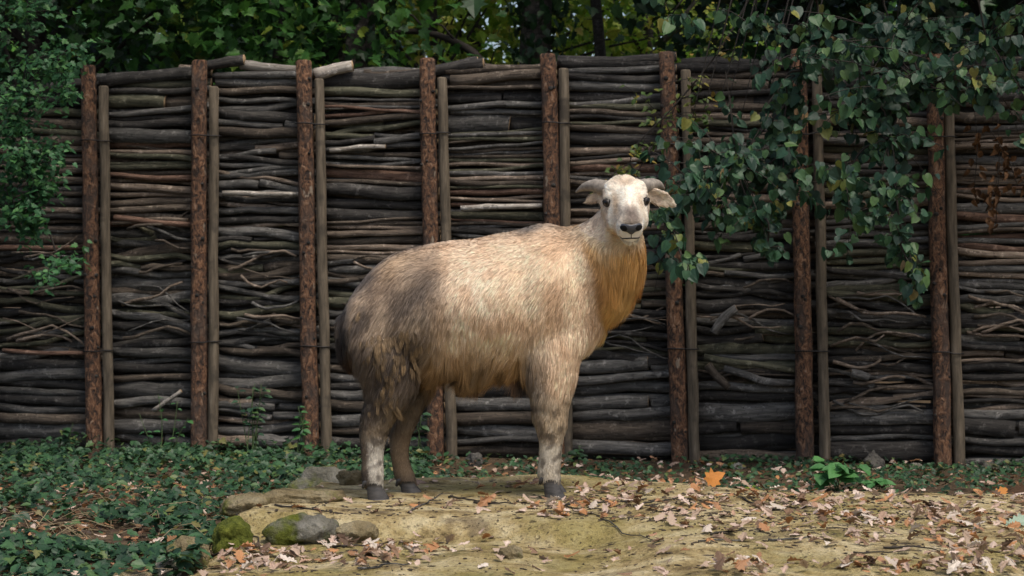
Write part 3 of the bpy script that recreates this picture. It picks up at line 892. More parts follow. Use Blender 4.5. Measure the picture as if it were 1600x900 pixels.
u, v = px_of(P)
keep = ~((ht > .9) & (hu > -.016) & (hu < .040) & (np.abs(hr) < .054) & (hw_ > .5))     # bare nose
for sgn in (-1, 1):
    keep &= ~((np.abs(ht - .36) < .085) & (np.abs(hr - sgn * .10) < .035) & (np.abs(hu - .040) < .019))
keep &= ~((ht > .84) & (hu > -.048) & (hu < -.010) & (np.abs(hr) < .052) & (hw_ > .5))
keep &= ~(v > 766)
P, N, u, v, ht, hr, hu, hw_, ew_ = (q[keep] for q in (P, N, u, v, ht, hr, hu, hw_, ew_))
NS = len(P)
n1 = nz(P, 5.0, 2.2); n2 = nz(P, 14.0, 8.2)
ruff = sstep(0, 30, (u - 902) - (v - 345) * 0.27) * (1 - hw_)
leg_ = sstep(590, 640, v)
rumpw = 1 - sstep(640, 690, u)
D = np.tile(np.array([-.55, 0, -.8]), (NS, 1))
def blend(w, d):
    global D
    D = D * (1 - w[:, None]) + np.asarray(d) * w[:, None]
blend(sstep(.35, .9, N[:, 2]) * (1 - ruff), [-1, 0, -.12])
blend(sstep(440, 520, v) * (1 - rumpw), [-.12, 0, -1])
blend(rumpw * sstep(430, 500, v), [-.45, 0, -.9])
blend(ruff, [.05, -.05, -1])
blend(leg_, [-.1, 0, -1])
D = D * (1 - hw_[:, None]) + hw_[:, None] * (-HAv * .8 + HRv * (np.sign(hr) * .35)[:, None] + np.array([0, 0, -.25]))
blend(ew_, [0, 0, 0]); D += ew_[:, None] * (HRv * np.sign(hr)[:, None] + np.array([0, 0, -.4]))
D[:, 0] += .28 * n1; D[:, 2] += .12 * n2; D[:, 1] += .15 * n2
D += rs.normal(0, .13, (NS, 3))
D -= N * np.sum(D * N, 1, keepdims=True); D /= np.linalg.norm(D, axis=1, keepdims=True) + 1e-6
Ln = .040 + .022 * sstep(430, 540, v)
Ln += .012 * rumpw
fringe = np.exp(-((v - 566) / 24) ** 2) * sstep(655, 690, u) * (1 - sstep(815, 845, u))
Ln += .078 * fringe * rs.uniform(.4, 1.25, NS)
Ln += .030 * ruff * sstep(360, 430, v); Ln += .02 * ruff
chest = sstep(890, 930, u) * sstep(470, 510, v) * (1 - leg_); Ln += .03 * chest
hfr = rumpw * np.exp(-((v - 575) / 30) ** 2); Ln += .012 * hfr
Ln = Ln * (1 - leg_) + leg_ * (.030 - .017 * sstep(640, 700, v))
Ln = Ln * (1 - hw_) + hw_ * (.014 + .014 * sstep(.25, .0, ht) + .008 * sstep(0, -.08, hu))
Ln = np.where(ew_ > 0, .018, Ln)
Ln *= rs.uniform(.55, 1.25, NS) * (1 + .35 * n2)
lift = .15 + .10 * rs.rand(NS) + .12 * ruff + .12 * fringe + .16 * chest + .08 * hw_ + .08 * leg_
# matted tufts on the haunch
TUFTS = [(560, 508), (580, 528), (604, 524), (616, 528), (636, 520), (654, 540), (628, 556), (600, 548), (592, 560), (616, 578), (612, 598), (604, 616), (598, 632), (640, 575), (560, 540)]
tc = [(a_ + rs.normal(0, 9), b_ + rs.normal(0, 9)) for a_, b_ in TUFTS for _ in range(8)]
tuft = np.full(NS, -1); tw = np.zeros(NS)
for k, (a, b) in enumerate(tc):
    rr = rs.uniform(2.0, 4.6)
    m_ = (np.hypot((u - a) / rr, (v - b) / (rr * 1.5)) < 1) & (N[:, 1] < .1) & (P[:, 1] < 0)
    tuft[m_] = k
isT = tuft >= 0
root = P - N * (.002 - .002 * hw_)[:, None]
tip = root + (D * np.cos(lift)[:, None] + N * np.sin(lift)[:, None]) * Ln[:, None] + np.array([0, 0, -1]) * (Ln * (.12 + .25 * ruff + .4 * fringe))[:, None]
# clumps
kd_n = NS // 14
ci = rs.choice(NS, kd_n, replace=False)
kd = kdtree.KDTree(kd_n)
for i, k in enumerate(ci): kd.insert(P[k].tolist(), i)
kd.balance()
near_i = np.array([kd.find(p)[1] for p in P.tolist()])
clt = tip[ci[near_i]]
cs = (.34 + .35 * fringe + .15 * ruff + .15 * leg_ * 0 - .2 * hw_) * rs.uniform(.5, 1.2, NS)
cs = np.clip(cs, 0, .92)[:, None]
tip = tip * (1 - cs) + clt * cs
ci2 = rs.choice(NS, NS // 420, replace=False)
kd2 = kdtree.KDTree(len(ci2))
for i, k in enumerate(ci2): kd2.insert(P[k].tolist(), i)
kd2.balance()
flank = np.exp(-((v - 515) / 45) ** 2) * sstep(680, 710, u) * (1 - sstep(815, 850, u))
loc_ = np.where((fringe + ruff + chest + flank) > .12)[0]
n_i = np.array([kd2.find(p)[1] for p in P[loc_].tolist()])
c2 = (np.clip(fringe[loc_] * .9 + flank[loc_] * .35 + ruff[loc_] * .3 + chest[loc_] * .35, 0, .8) * rs.uniform(.3, 1.1, len(loc_)))[:, None]
tip[loc_] = tip[loc_] * (1 - c2) + tip[ci2[n_i]] * c2
ck_l = rs.rand(len(ci2)); tip[loc_, 2] -= fringe[loc_] * ck_l[n_i] ** 2 * .05
ck_b = np.clip(rs.normal(1, .26, len(ci2)), .45, 1.5); cmul = np.ones(NS); cmul[loc_] = 1 + (ck_b[n_i] - 1) * np.clip(fringe[loc_] + .35 * flank[loc_] + .45 * ruff[loc_] + .4 * chest[loc_], 0, 1)  # clump tones; on flank and fringe they paint in the dark furrows
for k in range(len(tc)):
    idx = np.where(tuft == k)[0]
    if len(idx) < 4: continue
    c = root[idx].mean(0); nn = N[idx].mean(0)
    ttip = c + np.array([rs.uniform(-.1, .9), 0, -1]) * rs.uniform(.028, .055) + nn * rs.uniform(.016, .034)
    tip[idx] = tip[idx] * .3 + ttip * .7 + rs.normal(0, .004, (len(idx), 3))
mid = (root + tip) / 2 + N * (Ln * .13)[:, None]
ax = tip - root; axl = np.linalg.norm(ax, axis=1, keepdims=True) + 1e-6; ax = ax / axl
W = np.cross(ax, N); W /= np.linalg.norm(W, axis=1, keepdims=True) + 1e-6
tw_ = rs.normal(0, .5, NS)
W = W * np.cos(tw_)[:, None] + N * np.sin(tw_)[:, None]
wd = np.where(hw_ > .5, .0008, .0009) * rs.uniform(.7, 1.3, NS)
wd = wd[:, None]
V = np.stack([root - W * wd, root + W * wd, mid - W * wd * .85, mid + W * wd * .85, tip], 1).reshape(-1, 3)
b0 = (np.arange(NS) * 5)[:, None]
loops = (b0 + np.array([0, 1, 3, 2, 2, 3, 4])).ravel()
sizes = np.tile([4, 3], NS)
fme = np_mesh('fur', V, loops, sizes, [FUR], None, True)
CC = coat(P, N)
val = np.clip(rs.normal(1.0, .13, NS), .6, 1.4)[:, None]
CC = CC * 1.22 * cmul[:, None] * val * np.clip(rs.normal(1, .09, kd_n), .7, 1.3)[near_i][:, None]
tan_ = S(166, 138, 100) * np.clip(rs.normal(1, .2, (NS, 1)), .5, 1.4)
tb = rs.uniform(.35, 1.15, len(tc))[np.maximum(tuft, 0)][:, None]
CC = np.where(isT[:, None], CC * .4 + tan_ * tb * .6, CC)
c5 = np.stack([CC * .92, CC * .92, CC, CC, CC * 1.08], 1).reshape(-1, 3)  # shade between the hairs put into the colour: darker roots, lighter tips
fa = fme.color_attributes.new('coat', 'FLOAT_COLOR', 'POINT')
fa.data.foreach_set('color', np.concatenate([np.clip(c5, 0, .9), np.ones((len(c5), 1))], 1).astype(np.float32).ravel())
Nn = N + rs.normal(0, .22, N.shape) + ax * .1
Nn /= np.linalg.norm(Nn, axis=1, keepdims=True)
fme.normals_split_custom_set_from_vertices(np.repeat(Nn, 5, axis=0).astype(np.float32))
fo = bpy.data.objects.new('fur', fme); link(fo, takin); tag(fo, 'thick shaggy coat, golden at neck and grey-brown at rump', kind='stuff')

# ---- horns, eyes, nose, hooves
def mat_horn():
    n = NT('horn_keratin'); v = n.coord('Object')
    a = n.noise(v, 40, 5, 0.6)
    c = n.ramp(a, [(0.3, (0.14, 0.12, 0.10)), (0.6, (0.28, 0.245, 0.2)), (0.8, (0.42, 0.37, 0.31))])
    n.bump(n.noise(n.coord('Object', (4, 1, 1)), 45, 4), 0.7, 0.006)
    return n.fin(c, 0.6, 0.4)
HORN = mat_horn()
EYE = mat_plain('eye_dark', (0.006, 0.005, 0.005), 0.1, 0.4)
LID = mat_plain('eyelid_dark', (0.035, 0.03, 0.027), 0.6, 0.3)
NOSE = NT('nose_leather'); NOSE.bump(NOSE.noise(NOSE.coord('Object'), 260, 3), 0.5, 0.002)
NOSE = NOSE.fin((0.040, 0.043, 0.052), 0.36, 0.5)
BLACK = mat_plain('nostril_black', (0.003, 0.003, 0.003), 0.7, 0.2)
HOOF = NT('hoof_horn'); HOOF = HOOF.fin(HOOF.ramp(HOOF.noise(HOOF.coord('Object', (1, 1, 3)), 25, 4), [(0.3, (0.022, 0.021, 0.02)), (0.7, (0.075, 0.07, 0.066))]), 0.55, 0.4)
for pts, rad in (
    ([tl(962, 294, -.165), tl(947, 294, -.16), tl(930, 290, -.13), tl(914, 292, -.09), tl(900, 300, -.05)], [.032, .036, .030, .020, .004]),
    ([tl(992, 292, -.165), tl(1006, 291, -.16), tl(1020, 288, -.12), tl(1030, 289, -.07), tl(1038, 295, -.02)], [.032, .035, .028, .018, .004])):
    pp = smooth_path(pts, 26)
    R = np.interp(np.linspace(0, 1, 26), np.linspace(0, 1, 5), rad)
    R = [r * (1 + .05 * math.sin(i * 2.1) * (1 - i / 26)) for i, r in enumerate(R)]
    mb = MB(); mb.tube(pp, R, 14); mb.build('horn', HORN, takin)
for s in (-1, 1):
    c = hp(.325, s * .0845, .040)
    mb = MB(); mb.add([v.normalized() * .0185 for v in ICO[0]], ICO[1])
    eo = mb.build('eye', EYE, takin, c)
    mb = MB()
    outd = (HR * s * .8 + HA * .6).normalized()
    e1 = HU; e2 = outd.cross(e1).normalized()
    ringp = [outd * .010 + (e1 * math.sin(a) * .0145 + e2 * math.cos(a) * .0185) for a in np.linspace(0, 2 * math.pi, 17)]
    mb.tube(ringp, .0042, 6); mb.build('eyelid', LID, eo)
# nose pad wrapped on the muzzle front
from mathutils.bvhtree import BVHTree
bvh = BVHTree.FromPolygons([tuple(p) for p in BV.tolist()], [tuple(t) for t in TI.tolist()])
def on_face(r, u_, lift_=.0015):
    """point on the muzzle front surface, seen along the head axis"""
    o_ = hp(1.5, r, u_)
    loc, nrm, idx, d = bvh.ray_cast(o_, -HA)
    if loc is None: loc = hp(.95, r, u_); nrm = HA
    return loc + nrm * lift_
def face_patch(name, outline, mat, parent, lift_, dome=.0, rings=5):
    cx = sum(p[0] for p in outline) / len(outline); cy = sum(p[1] for p in outline) / len(outline)
    V = [on_face(cx, cy, lift_ + dome)]; Fc = []; n = len(outline)
    for k in range(1, rings + 1):
        q = k / rings
        for (x, y) in outline:
            V.append(on_face(cx + (x - cx) * q, cy + (y - cy) * q, lift_ * (1 if k < rings else -1.5) + dome * (1 - q * q)))
    for i in range(n): Fc.append((0, 1 + i, 1 + (i + 1) % n))
    for k in range(rings - 1):
        for i in range(n):
            a = 1 + k * n + i; b = 1 + k * n + (i + 1) % n
            Fc.append((a, a + n, b + n, b))
    return mesh_obj(name, V, Fc, mat, parent)
def ring2(pts, n=28):
    pp = smooth_path([(x, y, 0) for x, y in pts + [pts[0]]], n + 1)[:-1]
    return [(p.x, p.y) for p in pp]
pad = ring2([(-.056, .020), (-.049, .034), (-.028, .041), (0, .038), (.028, .041), (.049, .034), (.056, .020), (.046, .004), (.022, .000), (0, -.014), (-.022, .000), (-.046, .004)], 36)
nose = face_patch('nose', pad, NOSE, takin, .003, .004)
for s in (-1, 1):
    face_patch('nostril', ring2([(s * .013, .018), (s * .022, .033), (s * .038, .032), (s * .048, .020), (s * .040, .008), (s * .022, .008)], 20), BLACK, nose, .0075, .0)
mb = MB()
mb.tube([on_face(0, -.004 - i * .0045, .001) for i in range(7)], .0018, 5)
mb.build('lip_groove', LID, nose)
mp_ = [on_face(x, -.029 - .013 * (abs(x) / .045) ** 2 + .006 * max(0, 1 - abs(x) / .015) * 0, .0005) for x in np.linspace(-.043, .043, 15)]
mb = MB(); mb.tube(mp_, [.0015] + [.0032] * 13 + [.0015], 6); mb.build('mouth', LID, takin)

def hoof(px, py_top, y, fx=1.0):
    c = tl(px, py_top, y)
    wx = c.x + T0.x; wy = c.y + T0.y
    gz = min(mound_h(wx + dx, wy + dy) for dx in (-.03, 0, .05) for dy in (-.04, .04)) - TZ - .004
    h = c.z - gz
    mb = MB()
    for s in (-1, 1):
        R = [(0.0, .033, .019, h + .012), (.002, .036, .021, h * .85), (.010, .041, .023, h * .5), (.018, .047, .025, h * .18), (.021, .049, .026, 0)]
        V = []; Fc = []; n = 14
        for (ox, rx, ry, z) in R:
            for k in range(n):
                a = 2 * math.pi * k / n
                x = math.cos(a); yy = math.sin(a)
                if x > 0: yy *= (1 - .45 * x * x)
                V.append(Vector((c.x + ox + rx * x, c.y + s * .0235 + ry * yy - s * .004 * max(0, x), gz + z)))
        for j in range(len(R) - 1):
            for k in range(n):
                k2 = (k + 1) % n; Fc.append((j * n + k, j * n + k2, (j + 1) * n + k2, (j + 1) * n + k))
        Fc.append(tuple(range(n))); Fc.append(tuple((len(R) - 1) * n + k for k in reversed(range(n))))
        mb.add(V, Fc)
        d0 = Vector((c.x - .042, c.y + s * .024, gz + h + .012))
        mb.tube([d0 + Vector((.02, 0, .014)), d0, d0 + Vector((-.010, 0, -.024))], [.014, .012, .005], 8)
    mb.build('hoof', HOOF, takin)
hoof(861, 752, YN); hoof(863, 752, -YN); hoof(585, 758, YN); hoof(637, 755, .13)
# ------------------------------------------------------------ leaves
def template(half, fold=0.15, droop=0.15, wave=0.0, seed=0):
    """two half blades along a midrib, x from stalk to tip; returns verts, faces"""
    rg = random.Random(seed)
    mids = [0.0, 0.33, 0.66]
    V = []
    def z(x, y): return fold * abs(y) - droop * x * x + wave * math.sin(7 * x + 5 * y + seed) * (0.3 + abs(y))
    V = [(x, 0, z(x, 0)) for x in mids]
    up = [(x, y * rg.uniform(.9, 1.1), 0) for x, y in half[:-1]]
    tip = half[-1]
    V += [(x, y, z(x, y)) for x, y, _ in up]
    V += [(tip[0], 0, z(tip[0], 0))]
    ti = len(V) - 1
    n = len(up)
    V += [(x, -y * rg.uniform(.9, 1.1), z(x, y)) for x, y, _ in up]
    f1 = [0] + list(range(3, 3 + n)) + [ti, 2, 1]
    f2 = [0, 1, 2, ti] + list(range(ti + n, ti, -1))
    return np.array(V, dtype=float), [tuple(reversed(f1)), tuple(reversed(f2))]
MAPLE_H = [(-.06, .26), (.10, .24), (.16, .52), (.34, .40), (.54, .56), (.54, .28), (.74, .2), (1, 0)]
LINDEN_H = [(-.07, .17), (.0, .36), (.18, .48), (.42, .46), (.66, .31), (.86, .11), (1, 0)]
OAK_H = [(.06, .03), (.13, .13), (.2, .08), (.29, .22), (.38, .12), (.5, .3), (.6, .16), (.72, .31), (.82, .17), (.93, .14), (1, 0)]
SMALL_H = [(.12, .2), (.38, .33), (.7, .24), (1, 0)]
LOBED_H = [(-.04, .3), (.12, .3), (.3, .5), (.42, .3), (.66, .3), (.75, .16), (1, 0)]
MAPLE = [template(MAPLE_H, .2, .2, .03, s) for s in range(3)]
LINDEN = [template(LINDEN_H, .18, .22, .04, s) for s in range(4)]
SMALL = [template(SMALL_H, .25, .2, 0, s) for s in range(2)]
LOBED = [template(LOBED_H, .2, .25, .04, s) for s in range(3)]
def leaf_cloud(name, P, D, Nr, size, temps, mats, fm=None, seed=0):
    rs_ = np.random.RandomState(seed)
    P = np.asarray(P, float); D = np.asarray(D, float); Nr = np.asarray(Nr, float); size = np.broadcast_to(np.asarray(size, float), (len(P),))
    D = D / (np.linalg.norm(D, axis=1, keepdims=True) + 1e-9)
    Nr = Nr - D * np.sum(Nr * D, 1, keepdims=True); Nr = Nr / (np.linalg.norm(Nr, axis=1, keepdims=True) + 1e-9)
    Yv = np.cross(Nr, D)
    ti = rs_.randint(0, len(temps), len(P))
    fm = np.zeros(len(P), int) if fm is None else np.asarray(fm)
    Vs = []; Ls = []; Ss = []; Ms = []; o = 0
    for k, (tv, tf) in enumerate(temps):
        idx = np.where(ti == k)[0]
        if not len(idx): continue
        s = size[idx][:, None, None]
        W = P[idx][:, None, :] + s * (tv[None, :, 0:1] * D[idx][:, None, :] + tv[None, :, 1:2] * Yv[idx][:, None, :] + tv[None, :, 2:3] * Nr[idx][:, None, :])
        nvt = len(tv)
        Vs.append(W.reshape(-1, 3))
        fl = np.array([i for f in tf for i in f]); sz = np.array([len(f) for f in tf])
        Ls.append(((np.arange(len(idx)) * nvt)[:, None] + fl[None, :] + o).ravel())
        Ss.append(np.tile(sz, len(idx))); Ms.append(np.repeat(fm[idx], len(tf)))
        o += nvt * len(idx)
    me_ = np_mesh(name, np.concatenate(Vs), np.concatenate(Ls), np.concatenate(Ss), mats, np.concatenate(Ms), False)
    return bpy.data.objects.new(name, me_)

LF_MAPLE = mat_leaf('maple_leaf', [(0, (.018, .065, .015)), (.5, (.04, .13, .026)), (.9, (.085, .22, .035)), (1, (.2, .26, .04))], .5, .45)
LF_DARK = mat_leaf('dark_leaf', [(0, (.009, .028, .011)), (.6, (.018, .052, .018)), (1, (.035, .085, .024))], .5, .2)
LF_BRIGHT = mat_leaf('lit_leaf', [(0, (.09, .2, .02)), (.5, (.2, .33, .04)), (.85, (.38, .44, .06)), (1, (.5, .42, .1))], .5, .6)  # yellow-green with the backlight of the wood put into the colour
LF_LINDEN = mat_leaf('linden_leaf', [(0, (.014, .038, .024)), (.4, (.022, .062, .034)), (.75, (.04, .10, .042)), (.94, (.075, .14, .04)), (.99, (.2, .19, .04)), (1, (.35, .23, .13))], .5, .22, .35)
LF_FINE = mat_leaf('fine_leaf', [(0, (.026, .085, .034)), (.6, (.045, .145, .05)), (1, (.09, .22, .06))], .5, .35)
LF_UNDER = mat_leaf('undergrowth_leaf', [(0, (.012, .034, .016)), (.5, (.024, .066, .028)), (.85, (.042, .105, .04)), (.96, (.085, .14, .04)), (1, (.18, .14, .045))], .5, .2, .35)
LF_NETTLE = mat_leaf('nettle_leaf', [(0, (.05, .16, .05)), (1, (.09, .24, .07))], .5, .3)
DRY4 = [(n_, mat_leaf('dry_leaf_' + n_.replace(' ', '_'), st_, .65, .1, .35)) for n_, st_ in (
    ('pale', [(0, (.44, .37, .30)), (1, (.60, .53, .45))]), ('pinkish tan', [(0, (.31, .225, .16)), (1, (.43, .32, .24))]),
    ('orange-brown', [(0, (.30, .155, .075)), (1, (.42, .2, .08))]), ('dark brown', [(0, (.10, .06, .036)), (1, (.2, .12, .07))]))]
LF_DRY = mat_leaf('dry_leaf', [(0, (.35, .235, .17)), (.22, (.46, .34, .27)), (.42, (.58, .47, .39)), (.6, (.3, .17, .1)), (.78, (.40, .19, .075)), (.9, (.15, .085, .05)), (1, (.5, .38, .3))], .65, .1, .35)
LF_BROWN = mat_leaf('brown_leaf', [(0, (.06, .035, .02)), (.5, (.13, .07, .035)), (1, (.22, .12, .06))], .8, .15, .15)
LF_ORANGE = mat_leaf('orange_leaf', [(0, (.5, .19, .035)), (1, (.58, .24, .05))], .6, .2)
STEM = mat_plain('green_stem', (.06, .1, .035), .7)
DRYSTEM = mat_plain('straw_stem', (.24, .19, .11), .8)
TWIG = mat_plain('dark_twig', (.03, .025, .02), .8)
BARK = STICKS[0]

def rvec(rg, n):
    v = rg.normal(0, 1, (n, 3)); return v / np.linalg.norm(v, axis=1, keepdims=True)

# ------------------------------------------------------------ trees behind the fence
def wood_tree(name, label, X, Y, trunk_r, h, crown, leafmat, n_low, n_up, seed, lsize=.095, lean=0.0, temps=MAPLE, cat='tree', ivy=0, zlow=2.55, holes=0.0):
    rg = np.random.RandomState(seed); rd = random.Random(seed)
    t = empty(name, (X, Y, 0)); tag(t, label, cat, 'trees behind the fence')
    mb = MB()
    top = Vector((lean * h, 0, h))
    path = smooth_path([(0, 0, -.2), (lean * h * .3 + rd.uniform(-.06, .06), 0, h * .35), (lean * h * .65 + rd.uniform(-.1, .1), 0, h * .7), top], 12)
    mb.tube(path, [trunk_r * (1.2 - .8 * i / 11) for i in range(12)], 10, 0, True, None, .06, rd)
    cx, cy, cz, rx, ry, rz = crown
    ends = []
    for k in range(9):
        a = rd.uniform(0, 6.28); zz = rd.uniform(cz - rz * .75, cz + rz * .6)
        e = Vector((cx + math.cos(a) * rx * .75, cy + math.sin(a) * ry * .75, zz))
        st = path[min(11, max(3, int((zz - .9) / h * 11)))]
        md_ = (st + e) / 2 + Vector((rd.uniform(-.2, .2), 0, rd.uniform(.05, .3)))
        pp = smooth_path([st, md_, e], 7)
        r0 = trunk_r * .3
        mb.tube(pp, [r0 * (1 - .8 * i / 6) for i in range(7)], 6)
    mb.build('trunk', BARK, t)
    # foliage: clumps of leaves inside the crown
    nc = 90
    cc = rvec(rg, nc) * (rg.rand(nc, 1) ** .4) * np.array([rx, ry, rz]) + np.array([cx, cy, cz])
    low = cc[cc[:, 2] < 4.6]; up = cc[cc[:, 2] >= 4.0]
    Ps = []; Sz = []
    for src, n, sz, sp in ((low, n_low, lsize, .38), (up, n_up, lsize * 1.9, .7)):  # larger upper leaves, out of view, added to keep sky light off the fence
        if len(src) == 0 or n == 0: continue
        q = src[rg.randint(0, len(src), n)] + rg.normal(0, sp, (n, 3)) * np.array([1, 1, .7])
        q = q[(q[:, 2] > zlow - .35 + .35 * np.sin(q[:, 0] * 3 + seed))]
        Ps.append(q); Sz.append(np.full(len(q), sz) * rg.uniform(.6, 1.2, len(q)))
    P_ = np.concatenate(Ps); S_ = np.concatenate(Sz)
    D_ = rvec(rg, len(P_)) * np.array([1, 1, .5]) + np.array([0, 0, -.35]); N_ = rvec(rg, len(P_)) * .6 + np.array([0, -.45, .8])
    o = leaf_cloud('crown', P_, D_, N_, S_, temps, [leafmat], None, seed); link(o, t)
    if ivy:
        th = rg.uniform(0, 6.28, ivy); zz = rg.uniform(0.3, h * .9, ivy); rr = trunk_r * 1.1 + np.abs(rg.normal(0, .07, ivy))
        P_ = np.stack([np.cos(th) * rr + lean * zz, np.sin(th) * rr, zz], 1)
        N_ = np.stack([np.cos(th), np.sin(th), np.full(ivy, .5)], 1) + rg.normal(0, .3, (ivy, 3)); D_ = np.stack([rg.normal(0, .5, ivy), rg.normal(0, .5, ivy), -np.ones(ivy)], 1)
        o = leaf_cloud('ivy', P_, D_, N_, rg.uniform(.06, .1, ivy), LOBED, [LF_DARK], None, seed + 1); link(o, t)
    return t
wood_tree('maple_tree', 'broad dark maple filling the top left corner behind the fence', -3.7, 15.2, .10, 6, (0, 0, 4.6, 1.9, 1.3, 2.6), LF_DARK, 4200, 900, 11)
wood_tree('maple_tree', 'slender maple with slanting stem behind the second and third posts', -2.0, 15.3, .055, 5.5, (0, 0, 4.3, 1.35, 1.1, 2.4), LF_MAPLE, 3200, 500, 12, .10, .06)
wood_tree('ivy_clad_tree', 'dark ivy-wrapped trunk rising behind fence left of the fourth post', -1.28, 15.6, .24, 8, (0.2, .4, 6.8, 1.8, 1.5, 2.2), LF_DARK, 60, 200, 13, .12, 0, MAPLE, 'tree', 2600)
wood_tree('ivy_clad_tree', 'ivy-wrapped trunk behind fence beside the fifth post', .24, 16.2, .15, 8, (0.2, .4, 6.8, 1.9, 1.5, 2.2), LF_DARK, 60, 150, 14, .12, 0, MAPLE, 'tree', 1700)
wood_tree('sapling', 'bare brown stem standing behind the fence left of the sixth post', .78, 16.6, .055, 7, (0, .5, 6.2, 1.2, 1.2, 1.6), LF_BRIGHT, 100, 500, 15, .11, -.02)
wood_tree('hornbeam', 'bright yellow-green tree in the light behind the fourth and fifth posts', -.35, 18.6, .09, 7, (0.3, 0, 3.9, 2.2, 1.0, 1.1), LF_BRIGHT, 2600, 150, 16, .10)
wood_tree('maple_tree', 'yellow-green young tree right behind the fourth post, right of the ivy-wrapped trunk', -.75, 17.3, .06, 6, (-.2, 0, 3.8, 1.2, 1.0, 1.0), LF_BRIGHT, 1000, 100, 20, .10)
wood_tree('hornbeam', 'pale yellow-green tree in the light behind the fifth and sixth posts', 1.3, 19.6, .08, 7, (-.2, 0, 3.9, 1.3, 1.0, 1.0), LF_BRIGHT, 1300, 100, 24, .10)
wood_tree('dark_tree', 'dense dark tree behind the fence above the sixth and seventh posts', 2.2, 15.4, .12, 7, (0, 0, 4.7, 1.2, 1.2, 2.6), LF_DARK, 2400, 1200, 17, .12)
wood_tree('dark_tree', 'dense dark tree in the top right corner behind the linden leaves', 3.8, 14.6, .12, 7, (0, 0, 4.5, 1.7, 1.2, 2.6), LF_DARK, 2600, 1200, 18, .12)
dead = MB(); dp = smooth_path([at(590, 70, 16), at(625, 50, 15.9), at(672, 52, 15.8), at(712, 66, 15.7), at(745, 88, 15.6), at(765, 130, 15.6)], 14)
dead.tube(dp, [.02 + .022 * i / 13 for i in range(14)], 6)
for k in (3, 5, 8): dead.tube([dp[k], dp[k] + Vector((-.12, 0, .14)), dp[k] + Vector((-.3, 0, .2))], [.012, .008, .003], 5)
o = dead.build('arching_branch', TWIG); tag(o, 'bare dark bough arching behind the fence top left of the fifth post', 'branch')
# far wood, one mass
rg = np.random.RandomState(90)
n = 26000
X_ = rg.uniform(-16, 16, n); Y_ = rg.uniform(23, 31, n); Z_ = rg.uniform(1.2, 11, n)
pxx = 800 + X_ / Y_ * F
gap = np.exp(-((pxx - 840) / 130) ** 2)  # leaves round the bright gap take the backlit colour
kp = rg.rand(n) > .90 * gap
P_ = np.stack([X_, Y_, Z_], 1)[kp]
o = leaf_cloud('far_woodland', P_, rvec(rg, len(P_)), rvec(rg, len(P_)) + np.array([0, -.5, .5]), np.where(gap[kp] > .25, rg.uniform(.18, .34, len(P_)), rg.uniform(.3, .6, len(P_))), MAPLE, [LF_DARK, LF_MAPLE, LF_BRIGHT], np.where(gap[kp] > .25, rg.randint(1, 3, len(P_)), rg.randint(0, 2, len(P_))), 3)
link(o); tag(o, 'distant mass of woodland foliage far behind the fence', 'woodland', kind='stuff')

# ------------------------------------------------------------ linden boughs on the right
linden = empty('linden_tree', (5.6, 11.4, 0)); L0 = Vector((5.6, 11.4, 0))
tag(linden, 'linden whose leafy boughs hang in from the top right before the fence', 'tree')
lg = random.Random(21)
mb = MB(); mb.tube(smooth_path([(0, 0, -.2), (-.05, 0, 2), (-.15, .05, 4), (-.1, 0, 6.5)], 12), [.2 - .009 * i for i in range(12)], 12, 0, True, None, .05, lg)
mb.build('trunk', BARK, linden)
limb = smooth_path([Vector((-.1, 0, 4.2)) + L0, at(1760, -190, 11.5), at(1560, -90, 11.4), at(1400, -30, 11.3), at(1280, -10, 11.3), at(1130, -50, 11.5)], 22)
mb = MB(); mb.tube([p - L0 for p in limb], [.07 - .0027 * i for i in range(22)], 8, 0, True, None, .05, lg)
mb.build('limb', BARK, linden)
#        centre px, py, spread px x, y, leaf count, depth
CL = [(1150, 255, 75, 55, 120, 11.3), (1100, 300, 45, 48, 70, 11.2), (1225, 235, 50, 55, 70, 11.5), (1050, 355, 20, 45, 34, 11.0), (1075, 415, 24, 22, 20, 11.0),
      (1180, 340, 45, 35, 50, 11.2), (1200, 385, 30, 18, 14, 11.2), (1280, 70, 80, 40, 60, 11.3), (1400, 55, 100, 45, 120, 11.4), (1540, 60, 70, 55, 100, 11.4), (1440, 130, 85, 40, 105, 11.3),
      (1345, 160, 55, 45, 70, 11.4), (1390, 215, 55, 45, 75, 11.3), (1320, 285, 55, 40, 50, 11.3), (1400, 300, 40, 45, 40, 11.2), (1410, 375, 25, 40, 34, 11.2), (1435, 440, 20, 28, 24, 11.1),
      (1330, 350, 35, 30, 22, 11.2), (1560, 140, 45, 40, 45, 11.4), (1050, 22, 45, 18, 16, 11.4), (1180, 40, 60, 30, 34, 11.5), (1250, 110, 50, 40, 30, 11.5), (1240, 300, 30, 40, 28, 11.4), (1230, 160, 35, 35, 30, 11.6)]
LP = []; LD = []; LN = []; LS = []
tw = MB()
